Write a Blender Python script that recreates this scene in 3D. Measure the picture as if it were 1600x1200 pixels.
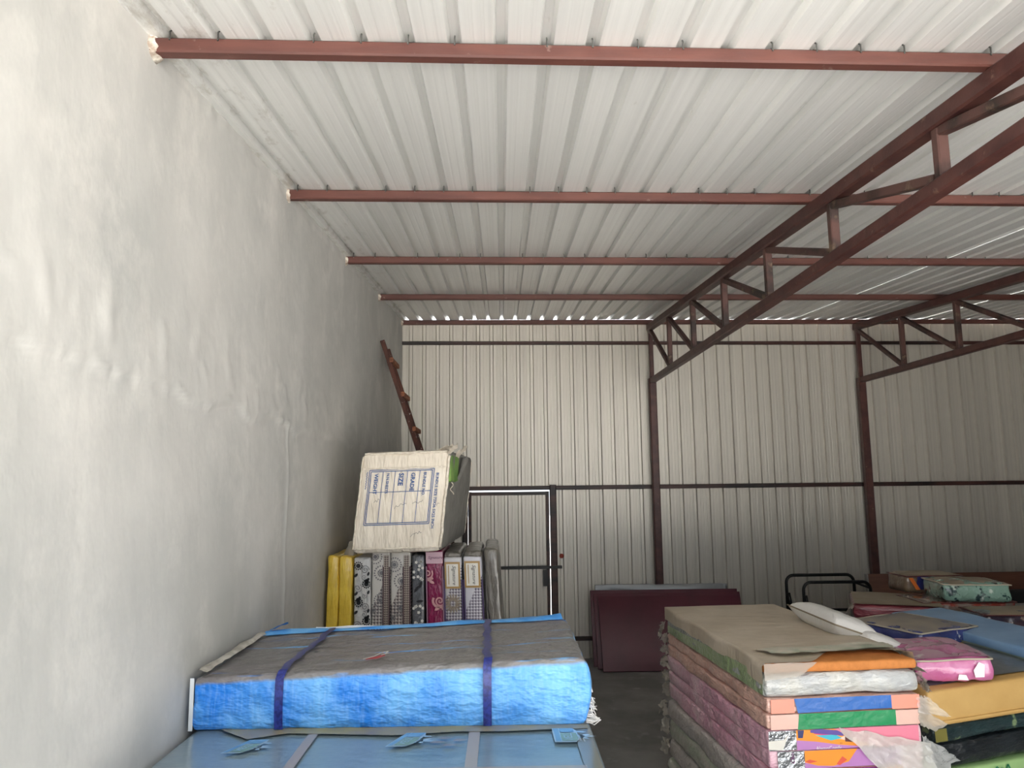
import bpy, bmesh, math, random
from mathutils import Vector, Matrix, noise
for _o in list(bpy.data.objects): bpy.data.objects.remove(_o, do_unlink=True)
scene = bpy.context.scene
COL = scene.collection
random.seed(7)

# ------------------------------------------------------------------ camera, sky, sun, exposure
cam_d = bpy.data.cameras.new('camera'); cam = bpy.data.objects.new('camera', cam_d); COL.objects.link(cam)
cam_d.sensor_fit = 'HORIZONTAL'; cam_d.sensor_width = 36.0; cam_d.lens = 36.0*1150/1600; cam_d.clip_start = 0.02
R = Matrix(((0.99985906, 0.00892328, -0.01422106), (-0.01292993, -0.13102333, -0.99129496), (-0.01070889, 0.99133913, -0.13088949)))
cam.matrix_world = Matrix.Translation((0, 0, 2.5)) @ R.to_4x4()
scene.camera = cam
world = bpy.data.worlds.new('sky'); scene.world = world; world.use_nodes = True
bg = world.node_tree.nodes['Background']; bg.inputs[0].default_value = (0.88, 0.94, 1.0, 1); bg.inputs[1].default_value = 0.55
sun_d = bpy.data.lights.new('sun', 'SUN'); sun_d.energy = 12.5; sun_d.angle = 0.01; sun_d.color = (1.0, 0.985, 0.96)
sun = bpy.data.objects.new('sun', sun_d); COL.objects.link(sun)
sun.rotation_euler = Vector((0.12, -0.25, -1.0)).to_track_quat('-Z', 'Y').to_euler()
por_d = bpy.data.lights.new('front_opening_portal', 'AREA'); por_d.shape = 'RECTANGLE'; por_d.size = 6.5; por_d.size_y = 3.9
por_d.cycles.is_portal = True
por = bpy.data.objects.new('front_opening_portal', por_d); COL.objects.link(por)
por.location = (1.82, .38, 2.1); por.rotation_euler = (math.pi/2, 0, 0)
vs = scene.view_settings
vs.view_transform = 'Standard'; vs.look = 'None'; vs.gamma = 1.0; vs.use_curve_mapping = False
vs.exposure = 2.15
scene.cycles.diffuse_bounces = 7

FLOOR = 0.17          # floor level
WX = -1.36            # plaster wall face
def by(x): return 10.0 + 0.04*(x - WX)            # back wall line
def pz(y): return 4.032 + 0.0645*y                # purlin centre height along the slope
FRONT = 0.4

# ------------------------------------------------------------------ materials
def lin(c):
    c = c/255.0
    return c/12.92 if c <= 0.04045 else ((c+0.055)/1.055)**2.4
def rgb(h):
    if isinstance(h, str):
        h = h.lstrip('#'); return (lin(int(h[0:2],16)), lin(int(h[2:4],16)), lin(int(h[4:6],16)), 1)
    return h
class NT:
    def __init__(s, m): s.t = m.node_tree; s.n = s.t.nodes; s.l = s.t.links
    def add(s, typ, **k):
        n = s.n.new(typ)
        for a, b in k.items(): setattr(n, a, b)
        return n
    def link(s, a, b): s.l.new(a, b)
    def math(s, op, a, b=None, clamp=False):
        n = s.n.new('ShaderNodeMath'); n.operation = op; n.use_clamp = clamp
        for i, v in enumerate((a, b)):
            if v is None: continue
            if isinstance(v, (int, float)): n.inputs[i].default_value = v
            else: s.l.new(v, n.inputs[i])
        return n.outputs[0]
    def mix(s, f, a, b):
        n = s.n.new('ShaderNodeMix'); n.data_type = 'RGBA'
        if isinstance(f, (int, float)): n.inputs[0].default_value = f
        else: s.l.new(f, n.inputs[0])
        for i, v in ((6, a), (7, b)):
            if isinstance(v, (tuple, list)): n.inputs[i].default_value = v
            else: s.l.new(v, n.inputs[i])
        return n.outputs[2]
    def coords(s, stretch=(1,1,1), kind='Object', rot=(0,0,0)):
        tc = s.n.new('ShaderNodeTexCoord'); mp = s.n.new('ShaderNodeMapping')
        mp.inputs['Scale'].default_value = stretch; mp.inputs['Rotation'].default_value = rot
        s.l.new(tc.outputs[kind], mp.inputs[0]); return mp.outputs[0]
    def noise(s, vec, scale, detail=4, rough=.55):
        n = s.n.new('ShaderNodeTexNoise'); n.inputs['Scale'].default_value = scale; n.inputs['Detail'].default_value = detail
        n.inputs['Roughness'].default_value = rough; s.l.new(vec, n.inputs['Vector']); return n.outputs['Fac']
    def ramp(s, f, a, b):
        n = s.n.new('ShaderNodeMapRange'); n.inputs[1].default_value = a; n.inputs[2].default_value = b
        s.l.new(f, n.inputs[0]); return n.outputs[0]
def M(name, col, rough=.6, metal=0.0, col2=None, ns=5, st=(1,1,1), con=(.38,.62), bump=0, bs=30, bst=(1,1,1), brot=(0,0,0), bd=.004,
      coat=0, alpha=1, spec=.5, vary=0, col3=None, ns3=1.5, con3=(.5,.62), st3=(1,1,1)):
    m = bpy.data.materials.new(name); m.use_nodes = True
    t = NT(m); p = t.n['Principled BSDF']
    p.inputs['Roughness'].default_value = rough; p.inputs['Metallic'].default_value = metal
    p.inputs['Specular IOR Level'].default_value = spec; p.inputs['Coat Weight'].default_value = coat
    p.inputs['Coat Roughness'].default_value = .12; p.inputs['Alpha'].default_value = alpha
    c = rgb(col)
    if col2:
        c = t.mix(t.ramp(t.noise(t.coords(st), ns), *con), c, rgb(col2))
    if col3:
        c = t.mix(t.ramp(t.noise(t.coords(st3), ns3), *con3), c, rgb(col3))
    if vary:
        oi = t.n.new('ShaderNodeObjectInfo')
        hs = t.n.new('ShaderNodeHueSaturation'); t.link(t.math('ADD', t.math('MULTIPLY', oi.outputs['Random'], vary), 1-vary/2), hs.inputs['Value'])
        if isinstance(c, tuple): hs.inputs['Color'].default_value = c
        else: t.link(c, hs.inputs['Color'])
        c = hs.outputs[0]
    if isinstance(c, tuple): p.inputs['Base Color'].default_value = c
    else: t.link(c, p.inputs['Base Color'])
    if bump:
        b = t.n.new('ShaderNodeBump'); b.inputs['Strength'].default_value = bump; b.inputs['Distance'].default_value = bd
        t.link(t.noise(t.coords(bst, rot=brot), bs, 3), b.inputs['Height']); t.link(b.outputs[0], p.inputs['Normal'])
    m['nt'] = 1
    return m
def wrap(name, col, col2=None, rough=.28, **k):        # thin plastic wrap over a coloured mattress
    d = dict(coat=.5, bump=.9, bs=9, bst=(1, 2.6, 3), bd=.03, brot=(0,.3,.4), ns=6)
    d.update(k)
    return M(name, col, rough, 0, col2, **d)

mat = {}
# plaster of the left wall: grey-white, patchy, with a darker lower coat
m = M('plaster', '#c9c7c0', .75, bump=.42, bs=10, bst=(1,1,.6), bd=.010); t = NT(m); p = t.n['Principled BSDF']
v = t.coords(); c = t.mix(t.ramp(t.noise(v, 1.1, 6, .6), .36, .66), rgb('#c6c4bf'), rgb('#b3b3af'))
c = t.mix(t.math('MULTIPLY', t.ramp(t.noise(t.coords((1,1,.75)), 3.2, 8, .68), .5, .66), .6), c, rgb('#d3d0ca'))
c = t.mix(t.math('MULTIPLY', t.ramp(t.noise(t.coords((1,1,.6)), .7, 3, .5), .52, .7), .5), c, rgb('#a2a39f'))
t.link(c, p.inputs['Base Color']); mat['plaster'] = m
mat['plaster_white'] = M('plaster_lump', '#d8d2c6', .8, col2='#9d8e80', ns=30, bump=.5, bs=60)
# roof and wall sheet: pale grey coated steel, striated lengthways, with dirt near the plaster wall
def sheet_mat(name, a, b, axis, dirt, metal=.5, rough=.36, bump=.12):
    m = M(name, a, rough, metal, spec=.6, vary=.07); t = NT(m); p = t.n['Principled BSDF']
    st = (40, .12, 1) if axis == 'y' else (40, 1, .12)
    c = t.mix(t.ramp(t.noise(t.coords(st), 1.0, 5, .6), .35, .7), rgb(a), rgb(b))
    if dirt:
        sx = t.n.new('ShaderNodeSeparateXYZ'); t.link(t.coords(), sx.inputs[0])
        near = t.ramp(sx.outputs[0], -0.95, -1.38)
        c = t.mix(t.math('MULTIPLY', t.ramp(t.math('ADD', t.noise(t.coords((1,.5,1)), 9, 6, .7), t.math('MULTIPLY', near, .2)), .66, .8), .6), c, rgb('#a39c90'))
    oi = t.n.new('ShaderNodeObjectInfo'); hs = t.n.new('ShaderNodeHueSaturation')
    t.link(t.math('ADD', t.math('MULTIPLY', oi.outputs['Random'], .12), .94), hs.inputs['Value']); t.link(c, hs.inputs['Color'])
    t.link(hs.outputs[0], p.inputs['Base Color'])
    b_ = t.n.new('ShaderNodeBump'); b_.inputs['Strength'].default_value = bump; b_.inputs['Distance'].default_value = .002
    t.link(t.noise(t.coords((90, .15, 1) if axis == 'y' else (90, 1, .15)), 1.0, 3), b_.inputs['Height']); t.link(b_.outputs[0], p.inputs['Normal'])
    return m
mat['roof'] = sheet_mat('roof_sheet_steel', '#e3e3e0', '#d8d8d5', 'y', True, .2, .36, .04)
mat['wallsheet'] = sheet_mat('wall_sheet_steel', '#c9c4b9', '#bab5ab', 'z', False, .38, .44)
mat['dullsheet'] = M('darkened_grey_sheet', '#7d766e', .6, col2='#6e675f', ns=3)  # unseen side and front walls, toned down to dim what the back wall reflects
mat['purlin'] = M('red_oxide_primer', '#603a32', .5, col2='#52302a', ns=7, st=(.4,3,3), col3='#7d6860', ns3=14, con3=(.66,.74), bump=.15, bs=60)
mat['truss'] = M('truss_paint', '#52302a', .5, col2='#412320', ns=9, col3='#6d5447', ns3=16, con3=(.66,.74), bump=.2, bs=60)
mat['web'] = M('burnt_steel', '#523630', .55, col2='#2a1d19', ns=4.5, con=(.45,.6), col3='#6f5b4a', ns3=9, con3=(.6,.7), bump=.2, bs=60)
mat['girt'] = M('dark_girt_paint', '#43251f', .5, col2='#1e1311', ns=1.3, st=(1,6,6), con=(.45,.6))
mat['bolt'] = M('zinc_bolt', '#6f6f6c', .4, .8)
mat['floor'] = M('concrete', '#8c8a88', .8, col2='#757473', ns=1.6, col3='#979593', ns3=5, con3=(.6,.75), bump=.3, bs=40)
mat['ground'] = M('yard_ground', '#b9b6b2', .9, col2='#aaa7a3', ns=.6, bump=.3, bs=8)
mat['outer'] = M('rough_brick_render', '#9a8f84', .9)
mat['black_steel'] = M('black_steel', '#131313', .4, .3)
mat['film'] = M('clear_film', '#f2f2ee', .18, alpha=.3, spec=.8, bump=.6, bs=14, bst=(1,2.4,2.4), bd=.02)
mat['film_dense'] = M('milky_film', '#b3aa9d', .3, alpha=.6, spec=.6, bump=.5, bs=10, bst=(1,2.4,2.4), bd=.02)
def plain(name, col, rough=.55, **k):
    if name not in mat: mat[name] = M(name, col, rough, **k)
    return mat[name]

# ------------------------------------------------------------------ mesh helpers
def mesh_from(name, verts, faces, smooth=False):
    me = bpy.data.meshes.new(name); me.from_pydata([tuple(v) for v in verts], [], faces); me.update()
    if smooth:
        for p in me.polygons: p.use_smooth = True
    return me
def link(name, me, m, parent=None, loc=None):
    o = bpy.data.objects.new(name, me); COL.objects.link(o)
    if m is not None and me is not None and not me.materials: me.materials.append(m)
    if parent is not None: o.parent = parent
    if loc is not None: o.location = loc
    return o
def tag(o, label, cat, group=None):
    o['label'] = label; o['category'] = cat
    if group: o['group'] = group
    return o
def empty(name, loc=(0,0,0), rz=0):
    o = bpy.data.objects.new(name, None); COL.objects.link(o); o.location = loc; o.rotation_euler = (0,0,rz); o.empty_display_size = .1
    return o
class MB:
    def __init__(s): s.v = []; s.f = []
    def box(s, a, b):
        x0,y0,z0 = a; x1,y1,z1 = b; n = len(s.v)
        s.v += [(x0,y0,z0),(x1,y0,z0),(x1,y1,z0),(x0,y1,z0),(x0,y0,z1),(x1,y0,z1),(x1,y1,z1),(x0,y1,z1)]
        s.f += [tuple(n+i for i in q) for q in ((3,2,1,0),(4,5,6,7),(0,1,5,4),(1,2,6,5),(2,3,7,6),(3,0,4,7))]
        return s
    def beam(s, p, q, w, h, up=(0,0,1), ch=.12):      # chamfered hollow-section look
        p = Vector(p); q = Vector(q); d = (q-p).normalized(); up = Vector(up)
        side = d.cross(up)
        if side.length < 1e-4: side = Vector((1,0,0))
        side.normalize(); u = side.cross(d).normalized(); n = len(s.v)
        cw, chh = w/2, h/2; k = min(w,h)*ch
        prof = [(-cw+k,-chh),(cw-k,-chh),(cw,-chh+k),(cw,chh-k),(cw-k,chh),(-cw+k,chh),(-cw,chh-k),(-cw,-chh+k)]
        for e in (p, q):
            for a, b in prof: s.v.append(tuple(e+side*a+u*b))
        for i in range(8): s.f.append((n+i, n+(i+1)%8, n+8+(i+1)%8, n+8+i))
        s.f.append(tuple(n+i for i in range(7,-1,-1))); s.f.append(tuple(n+8+i for i in range(8)))
        return s
    def tube(s, pts, r, k=6, closed=False):
        pts = [Vector(p) for p in pts]; n0 = len(s.v); m = len(pts); prev = None
        for i, p in enumerate(pts):
            a = pts[(i-1) % m] if (closed or i > 0) else p; b = pts[(i+1) % m] if (closed or i < m-1) else p
            d = (b-a).normalized()
            if prev is None:
                ref = Vector((0,0,1)) if abs(d.z) < .9 else Vector((1,0,0)); prev = d.cross(ref).normalized()
            sd = (prev - d*prev.dot(d)).normalized(); prev = sd; u = d.cross(sd)
            rr = r[i] if isinstance(r, (list, tuple)) else r
            for j in range(k):
                an = 2*math.pi*j/k; s.v.append(tuple(p + sd*math.cos(an)*rr + u*math.sin(an)*rr))
        segs = m if closed else m-1
        for i in range(segs):
            for j in range(k):
                s.f.append((n0+i*k+j, n0+i*k+(j+1)%k, n0+((i+1)%m)*k+(j+1)%k, n0+((i+1)%m)*k+j))
        if not closed:
            s.f.append(tuple(n0+j for j in range(k-1,-1,-1))); s.f.append(tuple(n0+(m-1)*k+j for j in range(k)))
        return s
    def grid(s, fn, nu, nv):
        n = len(s.v)
        for i in range(nu+1):
            for j in range(nv+1): s.v.append(tuple(fn(i/nu, j/nv)))
        w = nv+1
        for i in range(nu):
            for j in range(nv): s.f.append((n+i*w+j, n+(i+1)*w+j, n+(i+1)*w+j+1, n+i*w+j+1))
        return s
    def poly(s, pts):
        n = len(s.v); s.v += [tuple(p) for p in pts]; s.f.append(tuple(range(n, n+len(pts)))); return s
    def build(s, name, m, parent=None, smooth=False, loc=None):
        return link(name, mesh_from(name, s.v, s.f, smooth), m, parent, loc)
def nz(x, y, z, sc=1.0, seed=0):
    return noise.noise(Vector((x*sc+seed*7.31, y*sc-seed*3.17, z*sc+seed*1.73)))
def softbox(w, d, h, r=.03, seg=.05, seed=0, amp=.004, sc=5.0, st=(1,1,1), fn=None, bulge=0.0):
    """box with rounded edges and uneven faces; base centre at the origin"""
    hx, hy, hz = w/2, d/2, h/2; r = min(r, hx*.95, hy*.95, hz*.95)
    def ticks(a):
        n = max(1, round((2*a-2*r)/seg)); e = [-a, -a+r*.3, -a+r]; mid = [-a+r+(2*a-2*r)*i/n for i in range(1,n)]
        return e + mid + [a-r, a-r*.3, a]
    T = [ticks(hx), ticks(hy), ticks(hz)]; key = {}; V = []; F = []
    def vert(p):
        k = (round(p[0],6), round(p[1],6), round(p[2],6))
        if k in key: return key[k]
        q = Vector([max(-a+r, min(a-r, c)) for c, a in zip(p, (hx,hy,hz))]); o = Vector(p)-q
        nrm = o.normalized() if o.length > 0 else Vector((0,0,1)); pt = q + nrm*r
        if bulge:
            bx = (1-(pt.x/hx)**2); bb = (1-(pt.y/hy)**2); bz = (1-(pt.z/hz)**2)
            pt += Vector((nrm.x*bb*bz, nrm.y*bx*bz, nrm.z*bx*bb))*bulge
        n1 = nz(pt.x*st[0], pt.y*st[1], pt.z*st[2], sc, seed); n2 = nz(pt.x*st[0], pt.y*st[1], pt.z*st[2], sc*2.7, seed+5)
        pt += nrm*amp*(n1*1.3+n2*.6); pt.z += hz
        if fn: pt = fn(pt, nrm)
        key[k] = len(V); V.append(tuple(pt)); return key[k]
    for ax in range(3):
        a, b = [(1,2),(2,0),(0,1)][ax]; lim = (hx,hy,hz)[ax]
        for sg in (-1, 1):
            for i in range(len(T[a])-1):
                for j in range(len(T[b])-1):
                    q = []
                    for (ii, jj) in ((i,j),(i+1,j),(i+1,j+1),(i,j+1)):
                        p = [0,0,0]; p[ax] = sg*lim; p[a] = T[a][ii]; p[b] = T[b][jj]; q.append(vert(p))
                    F.append(tuple(q) if sg > 0 else tuple(reversed(q)))
    return mesh_from('soft', V, F, True)
def disc(cx, cy, r, k=10, ph=0, sq=1): return [(cx+r*math.cos(ph+2*math.pi*i/k), cy+r*sq*math.sin(ph+2*math.pi*i/k)) for i in range(k)]
def strip(pts, w):
    out = []
    for i in range(len(pts)-1):
        (x0,y0),(x1,y1) = pts[i], pts[i+1]; L = math.hypot(x1-x0, y1-y0) or 1; a, b = -(y1-y0)/L*w/2, (x1-x0)/L*w/2
        out.append([(x0+a,y0+b),(x0-a,y0-b),(x1-a,y1-b),(x1+a,y1+b)])
    return out
def spiral(cx, cy, r, turns=2, w=.004, ph=0, hand=1):
    n = int(turns*10); return strip([(cx+r*(i/n)*math.cos(hand*(ph+2*math.pi*turns*i/n)), cy+r*(i/n)*math.sin(hand*(ph+2*math.pi*turns*i/n))) for i in range(n+1)], w)
def leaf(cx, cy, L, w, an):
    c, s_ = math.cos(an), math.sin(an); P = [(-L/2,0),(-L/5,w/2),(L/5,w/2),(L/2,0),(L/5,-w/2),(-L/5,-w/2)]
    return [(cx+x*c-y*s_, cy+x*s_+y*c) for x, y in P]
def flower(cx, cy, r, n=10, petal=.3):
    out = [disc(cx, cy, r*.5, 10)]
    for i in range(n):
        a = 2*math.pi*i/n; out.append(leaf(cx+math.cos(a)*r*.8, cy+math.sin(a)*r*.8, r*.42, r*petal, a))
    return out
def text_polys(s, size=.05, align='LEFT', shear=0.0, bold=0.0):
    cu = bpy.data.curves.new('txt', 'FONT'); cu.body = s; cu.size = size; cu.align_x = align; cu.resolution_u = 2; cu.shear = shear; cu.offset = bold*size
    o = bpy.data.objects.new('txt', cu); COL.objects.link(o); dg = bpy.context.evaluated_depsgraph_get(); dg.update()
    me = o.evaluated_get(dg).to_mesh(); P = [[(me.vertices[i].co.x, me.vertices[i].co.y) for i in f.vertices] for f in me.polygons]
    o.evaluated_get(dg).to_mesh_clear(); bpy.data.objects.remove(o, do_unlink=True); bpy.data.curves.remove(cu); return P
def prt(name, parent, polys, m, fr, stuff=False):                 # flat print: 2-D polygons mapped on a surface by fr(u, v)
    mb = MB()
    for P in polys: mb.poly([fr(u, v) for u, v in P])
    o = mb.build(name, m, parent)
    if name.endswith('_print') and len(polys) > 12: o['kind'] = 'stuff'
    return o
def clip(polys, u0, u1, v0, v1):
    out = []
    for P in polys:
        for ax, lim, sg in ((0,u0,1),(0,u1,-1),(1,v0,1),(1,v1,-1)):
            Q = []
            for i in range(len(P)):
                a, b = P[i-1], P[i]; da, db = sg*(a[ax]-lim), sg*(b[ax]-lim)
                if (da >= 0) != (db >= 0):
                    k = da/(da-db); Q.append((a[0]+(b[0]-a[0])*k, a[1]+(b[1]-a[1])*k))
                if db >= 0: Q.append(b)
            P = Q
            if len(P) < 3: break
        if len(P) >= 3: out.append(P)
    return out
def rect(u0, u1, v0, v1): return [(u0,v0),(u1,v0),(u1,v1),(u0,v1)]
def shift(polys, du, dv): return [[(u+du, v+dv) for u, v in P] for P in polys]

# ================================================================== the setting
def struct(o): o['kind'] = 'structure'; return o
fl = MB().box((WX-.2, FRONT, FLOOR-.2), (8.1, 10.7, FLOOR)); struct(fl.build('floor', mat['floor']))
gd = MB().box((-40, -45, FLOOR-.45), (40, 55, FLOOR-.21)); o = struct(gd.build('ground', mat['ground'])); o['label'] = 'pale open yard ground outside the shed'
# left plaster wall, with a proud upper coat that ends in a ragged ledge, and a long vertical crack ridge
def wall_pt(u, v):
    y = FRONT + (10.3-FRONT)*u; top = pz(y)+.035; z = FLOOR-.05 + (top-FLOOR+.05)*v
    x = WX + .012*nz(0, y, z, .9, 1) + .006*nz(0, y, z, 2.6, 2) + .0018*nz(0, y, z*.8, 6, 3) + .0007*nz(0, y, z, 17, 13)
    led = 2.885 - .009*max(0, y-2) + .05*nz(0, y, 0, 2.3, 4) + .03*nz(0, y, 0, 9, 5)
    k = (z-led)/.035; up = max(0.0, min(1.0, k)); x += .010*up*(1-min(1,max(0,k-1)/14)) + .013*math.exp(-((z-led-.012)/.016)**2)*max(0,.45+.6*nz(0,y,z*.4,5,6)+.6*nz(0,y,z*.5,15,16)+.5*nz(0,y,z,31,18)) + .006*max(0, nz(0,y,z,9,17))*math.exp(-((z-led-.18)/.16)**2)*2
    x -= .006*math.exp(-((z-led+.09)/.09)**2)
    if z < led:
        cy = 4.72 + .03*nz(0, 0, z, 3, 7); x += .007*math.exp(-((y-cy)/.02)**2)
    if v > .985: x += .012*nz(0, y, 0, 8, 8)
    return (x, y, z)
mb = MB().grid(wall_pt, 620, 260); n = len(mb.v)
mb.box((WX-.22, FRONT, FLOOR-.05), (WX-.05, 10.3, pz(FRONT)-.05))
wl = struct(mb.build('wall_left', mat['plaster'], smooth=True)); wl['label'] = 'grey-white plastered side wall with a ragged ledge'
# trapezoidal sheet profile: offsets along the sheet width and outward height
PITCH = .185
def rib(s_, H):                                          # list of (offset, height) in one pitch
    return [(0,0),(.035,0),(.039,s_),(.045,s_),(.049,0),(.078,0),(.082,s_),(.088,s_),(.092,0),(.125,0),(.136,H),(.172,H),(.183,0)]
def profile(a, b, start, s_=.0010, H=.030):
    out = [(a, None)]; k0 = math.floor((a-start)/PITCH)
    pts = []
    for k in range(k0, k0+int((b-a)/PITCH)+3):
        pts += [(start+k*PITCH+o, h) for o, h in rib(s_, H)]
    def h_at(x):
        for (xa,ha),(xb,hb) in zip(pts, pts[1:]):
            if xa <= x <= xb: return ha+(hb-ha)*((x-xa)/(xb-xa) if xb > xa else 0)
        return 0
    return [(a, h_at(a))] + [p for p in pts if a+1e-5 < p[0] < b-1e-5] + [(b, h_at(b))]
ceil = struct(empty('ceiling')); ceil['label'] = 'sloping roof of pale grey ribbed metal sheets'
X = -1.44; i = 0
def roof_z(y): return pz(y)+.033
while X < 8.0:
    prof = profile(X, min(X+5*PITCH+.02, 8.1), -1.44, .0008, .034); lift = .004*(i % 2); mb = MB()
    ys = [FRONT-.25, 3.0, 6.0]; cols = []
    for x, h in prof:
        yy = ys + [by(x)+.075]
        for y in yy: mb.v.append((x, y, roof_z(y)+h+lift))
    w = 4
    for a in range(len(prof)-1):
        for b in range(3): mb.f.append((a*w+b, (a+1)*w+b, (a+1)*w+b+1, a*w+b+1))
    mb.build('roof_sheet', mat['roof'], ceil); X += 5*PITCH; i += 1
# back wall of the same sheet, standing, with a door hole
DX0, DX1, DZ = -.47, .668, 2.385
wb = struct(empty('wall_back')); wb['label'] = 'back wall of pale ribbed metal sheets on steel girts'
def wsheet(x0, x1, z0, z1, parent, name='wall_sheet', yoff=0.0, start=-1.40, m='wallsheet', line=by):
    prof = profile(x0, x1, start); mb = MB(); zs = [z0, (z0+z1)/2, z1]
    for x, h in prof:
        for z in zs: mb.v.append((x, line(x)+h+yoff, z))
    for a in range(len(prof)-1):
        for b in range(2): mb.f.append((a*3+b, (a+1)*3+b, (a+1)*3+b+1, a*3+b+1))
    return mb.build(name, mat[m], parent)
X = -1.40; i = 0; WT = 4.688
while X < 8.0:
    x0, x1 = X, min(X+5*PITCH+.015, 8.1); yo = .0015*(i % 2)
    if x1 <= DX0 or x0 >= DX1: wsheet(x0, x1, FLOOR, WT, wb, yoff=yo)
    else:
        wsheet(x0, x1, DZ+.035, WT, wb, yoff=yo)
        if x0 < DX0: wsheet(x0, DX0, FLOOR, DZ+.035, wb, yoff=yo)
        if x1 > DX1+.09: wsheet(DX1+.06, x1, FLOOR, DZ+.035, wb, yoff=yo)
    X += 5*PITCH; i += 1
wr = struct(empty('wall_right')); wr['label'] = 'side wall of ribbed metal sheets'
for k in range(6):
    y0 = FRONT+1.7*k; mb = MB(); prof = profile(y0, min(y0+1.71, 10.45), 0)
    for y, h in prof:
        for z in (FLOOR, 2.4, pz(y)+.03): mb.v.append((8.05+h, y, z))
    for a in range(len(prof)-1):
        for b in range(2): mb.f.append((a*3+b, a*3+b+1, (a+1)*3+b+1, (a+1)*3+b))
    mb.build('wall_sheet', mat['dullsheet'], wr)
wf = struct(empty('wall_front')); wf['label'] = 'front wall of ribbed metal sheets beside the open entrance'
for k in range(4):
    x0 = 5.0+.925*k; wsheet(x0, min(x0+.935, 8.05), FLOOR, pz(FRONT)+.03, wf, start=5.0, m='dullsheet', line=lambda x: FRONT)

# purlins, girts, columns and trusses
pl = ['nearest the camera', 'second from the camera', 'third from the camera', 'fourth from the camera', 'sitting on top of the back wall']
for i, y0 in enumerate([2.72, 4.517, 6.288, 8.036, 9.915]):
    def at(x, y0=y0): y = y0+.04*(x-WX); return Vector((x, y, pz(y)))
    w = .058
    o = MB().beam(at(WX-.06), at(8.03), w, .06).build('roof_purlin', mat['purlin'])
    tag(o, ['red-brown steel roof purlin nearest the camera, crossing the top of the picture', 'red-brown steel roof purlin, second row in from the camera', 'red-brown steel roof purlin, third row in from the camera',
            'red-brown steel roof purlin, the row just before the back wall eave', 'thin red-brown eave purlin along the top edge of the back wall'][i], 'purlin', 'roof purlins')
    if i < 3:
        k = 0; x = -1.44+.155
        bm_ = MB().tube([(0,0,0),(0,0,.034),(0,.012,.046)], .0035, 5); bmesh_ = mesh_from('hook_bolt', bm_.v, bm_.f)
        bmesh_.materials.append(mat['bolt'])
        while x < 7.8:
            if k % 5 != 2: link('hook_bolt', bmesh_, None, o, (x, at(x).y-w/2-.003, at(x).z+.016))
            x += PITCH*(1 if i else 1); k += 1
    # plaster daubed round the purlin end
    q = softbox(.09, .085, .085, .035, .012, 20+i, .012, 40); ob = link('plaster_daub', q, mat['plaster_white'], o, (WX-.012, at(WX).y, at(WX).z-.045))
GL = [('upper', 4.395, .045, 'slim dark girt rail just under the eave of the back wall'), ('mid', 2.405, .055, 'dark girt rail across the back wall at door-head height')]
for nm, z, w, lab in GL:
    a = WX if nm == 'upper' else WX
    o = MB().beam((a, by(a)-.03, z), (8.03, by(8.03)-.03, z), .05, w).build('wall_girt', mat['girt']); tag(o, lab, 'girt')
o = MB().beam((DX1+.06, by(.7)-.03, .43), (8.03, by(8)-.03, .43), .05, .05).build('wall_girt', mat['girt']); tag(o, 'dark girt rail low on the back wall near the floor', 'girt')
ZB = 3.85
for i, cx in enumerate([2.075, 5.03]):
    yb = by(cx)-.115
    o = MB().beam((cx, yb, FLOOR), (cx, yb, ZB+.03), .10, .10, up=(0,1,0)).build('steel_column', mat['truss'])
    tag(o, ['rust-brown steel column on the back wall beside the maroon boards', 'rust-brown steel column on the back wall behind the packed bags'][i], 'column')
    pb = MB().box((cx-.09, yb-.09, FLOOR), (cx+.09, yb+.07, FLOOR+.012)); pb.build('base_plate', mat['truss'], o)
    o = empty('roof_truss', (cx, yb, ZB)); tag(o, ['rust-brown lattice roof truss running overhead to the near right corner', 'rust-brown lattice roof truss further right, mostly outside the picture'][i], 'truss')
    def tz(y): return pz(y)-.075 - ZB                # local height of the top chord centre
    yend = FRONT+.2; L = yend-yb
    MB().beam((0, .05, tz(yb+.05)), (0, L, tz(yend)), .09, .088).build('top_chord', mat['truss'], o)
    MB().beam((0, .03, 0), (0, L, 0), .075, .075).build('bottom_chord', mat['truss'], o)
    ys = [yb-1.127*k for k in range(11) if yb-1.127*k > yend]
    for k, y in enumerate(ys):
        MB().beam((0, y-yb, .03), (0, y-yb, tz(y)-.03), .055, .055, up=(0,1,0)).build('web_post', mat['web'] if k else mat['truss'], o)
        if k+1 < len(ys):
            y2 = ys[k+1]; MB().beam((0, y-yb-.03, tz(y)-.06), (0, y2-yb+.04, .045), .05, .05).build('web_diagonal', mat['web'], o)
# door in the back wall
d = struct(empty('door_1', (0, 0, 0))); d['label'] = 'ribbed sheet metal door with a dark steel frame and sliding bolt'
yd = by(.2)-.012
def yy(x): return by(x)-.02
wsheet(DX0+.04, DX1-.055, FLOOR+.05, DZ-.06, d, 'door_sheet', yoff=-.012)
MB().beam((DX0+.03, yy(DX0), FLOOR+.03), (DX0+.03, yy(DX0), DZ-.025), .045, .045, up=(0,1,0)).build('door_stile', mat['girt'], d)
MB().beam((DX1-.062, yy(DX1), FLOOR+.03), (DX1-.062, yy(DX1), DZ-.025), .045, .045, up=(0,1,0)).build('door_stile', mat['girt'], d)
for z in (FLOOR+.05, DZ-.05): MB().beam((DX0+.02, yy(DX0), z), (DX1-.05, yy(DX1), z), .04, .045).build('door_rail', mat['girt'], d)
MB().beam((DX1+.012, yy(DX1)-.02, FLOOR), (DX1+.012, yy(DX1)-.02, DZ+.06), .09, .085, up=(0,1,0)).build('door_post', mat['girt'], d)
MB().beam((DX0-.03, yy(DX0)-.02, FLOOR), (DX0-.03, yy(DX0)-.02, DZ+.02), .07, .07, up=(0,1,0)).build('door_post', mat['girt'], d)
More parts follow.
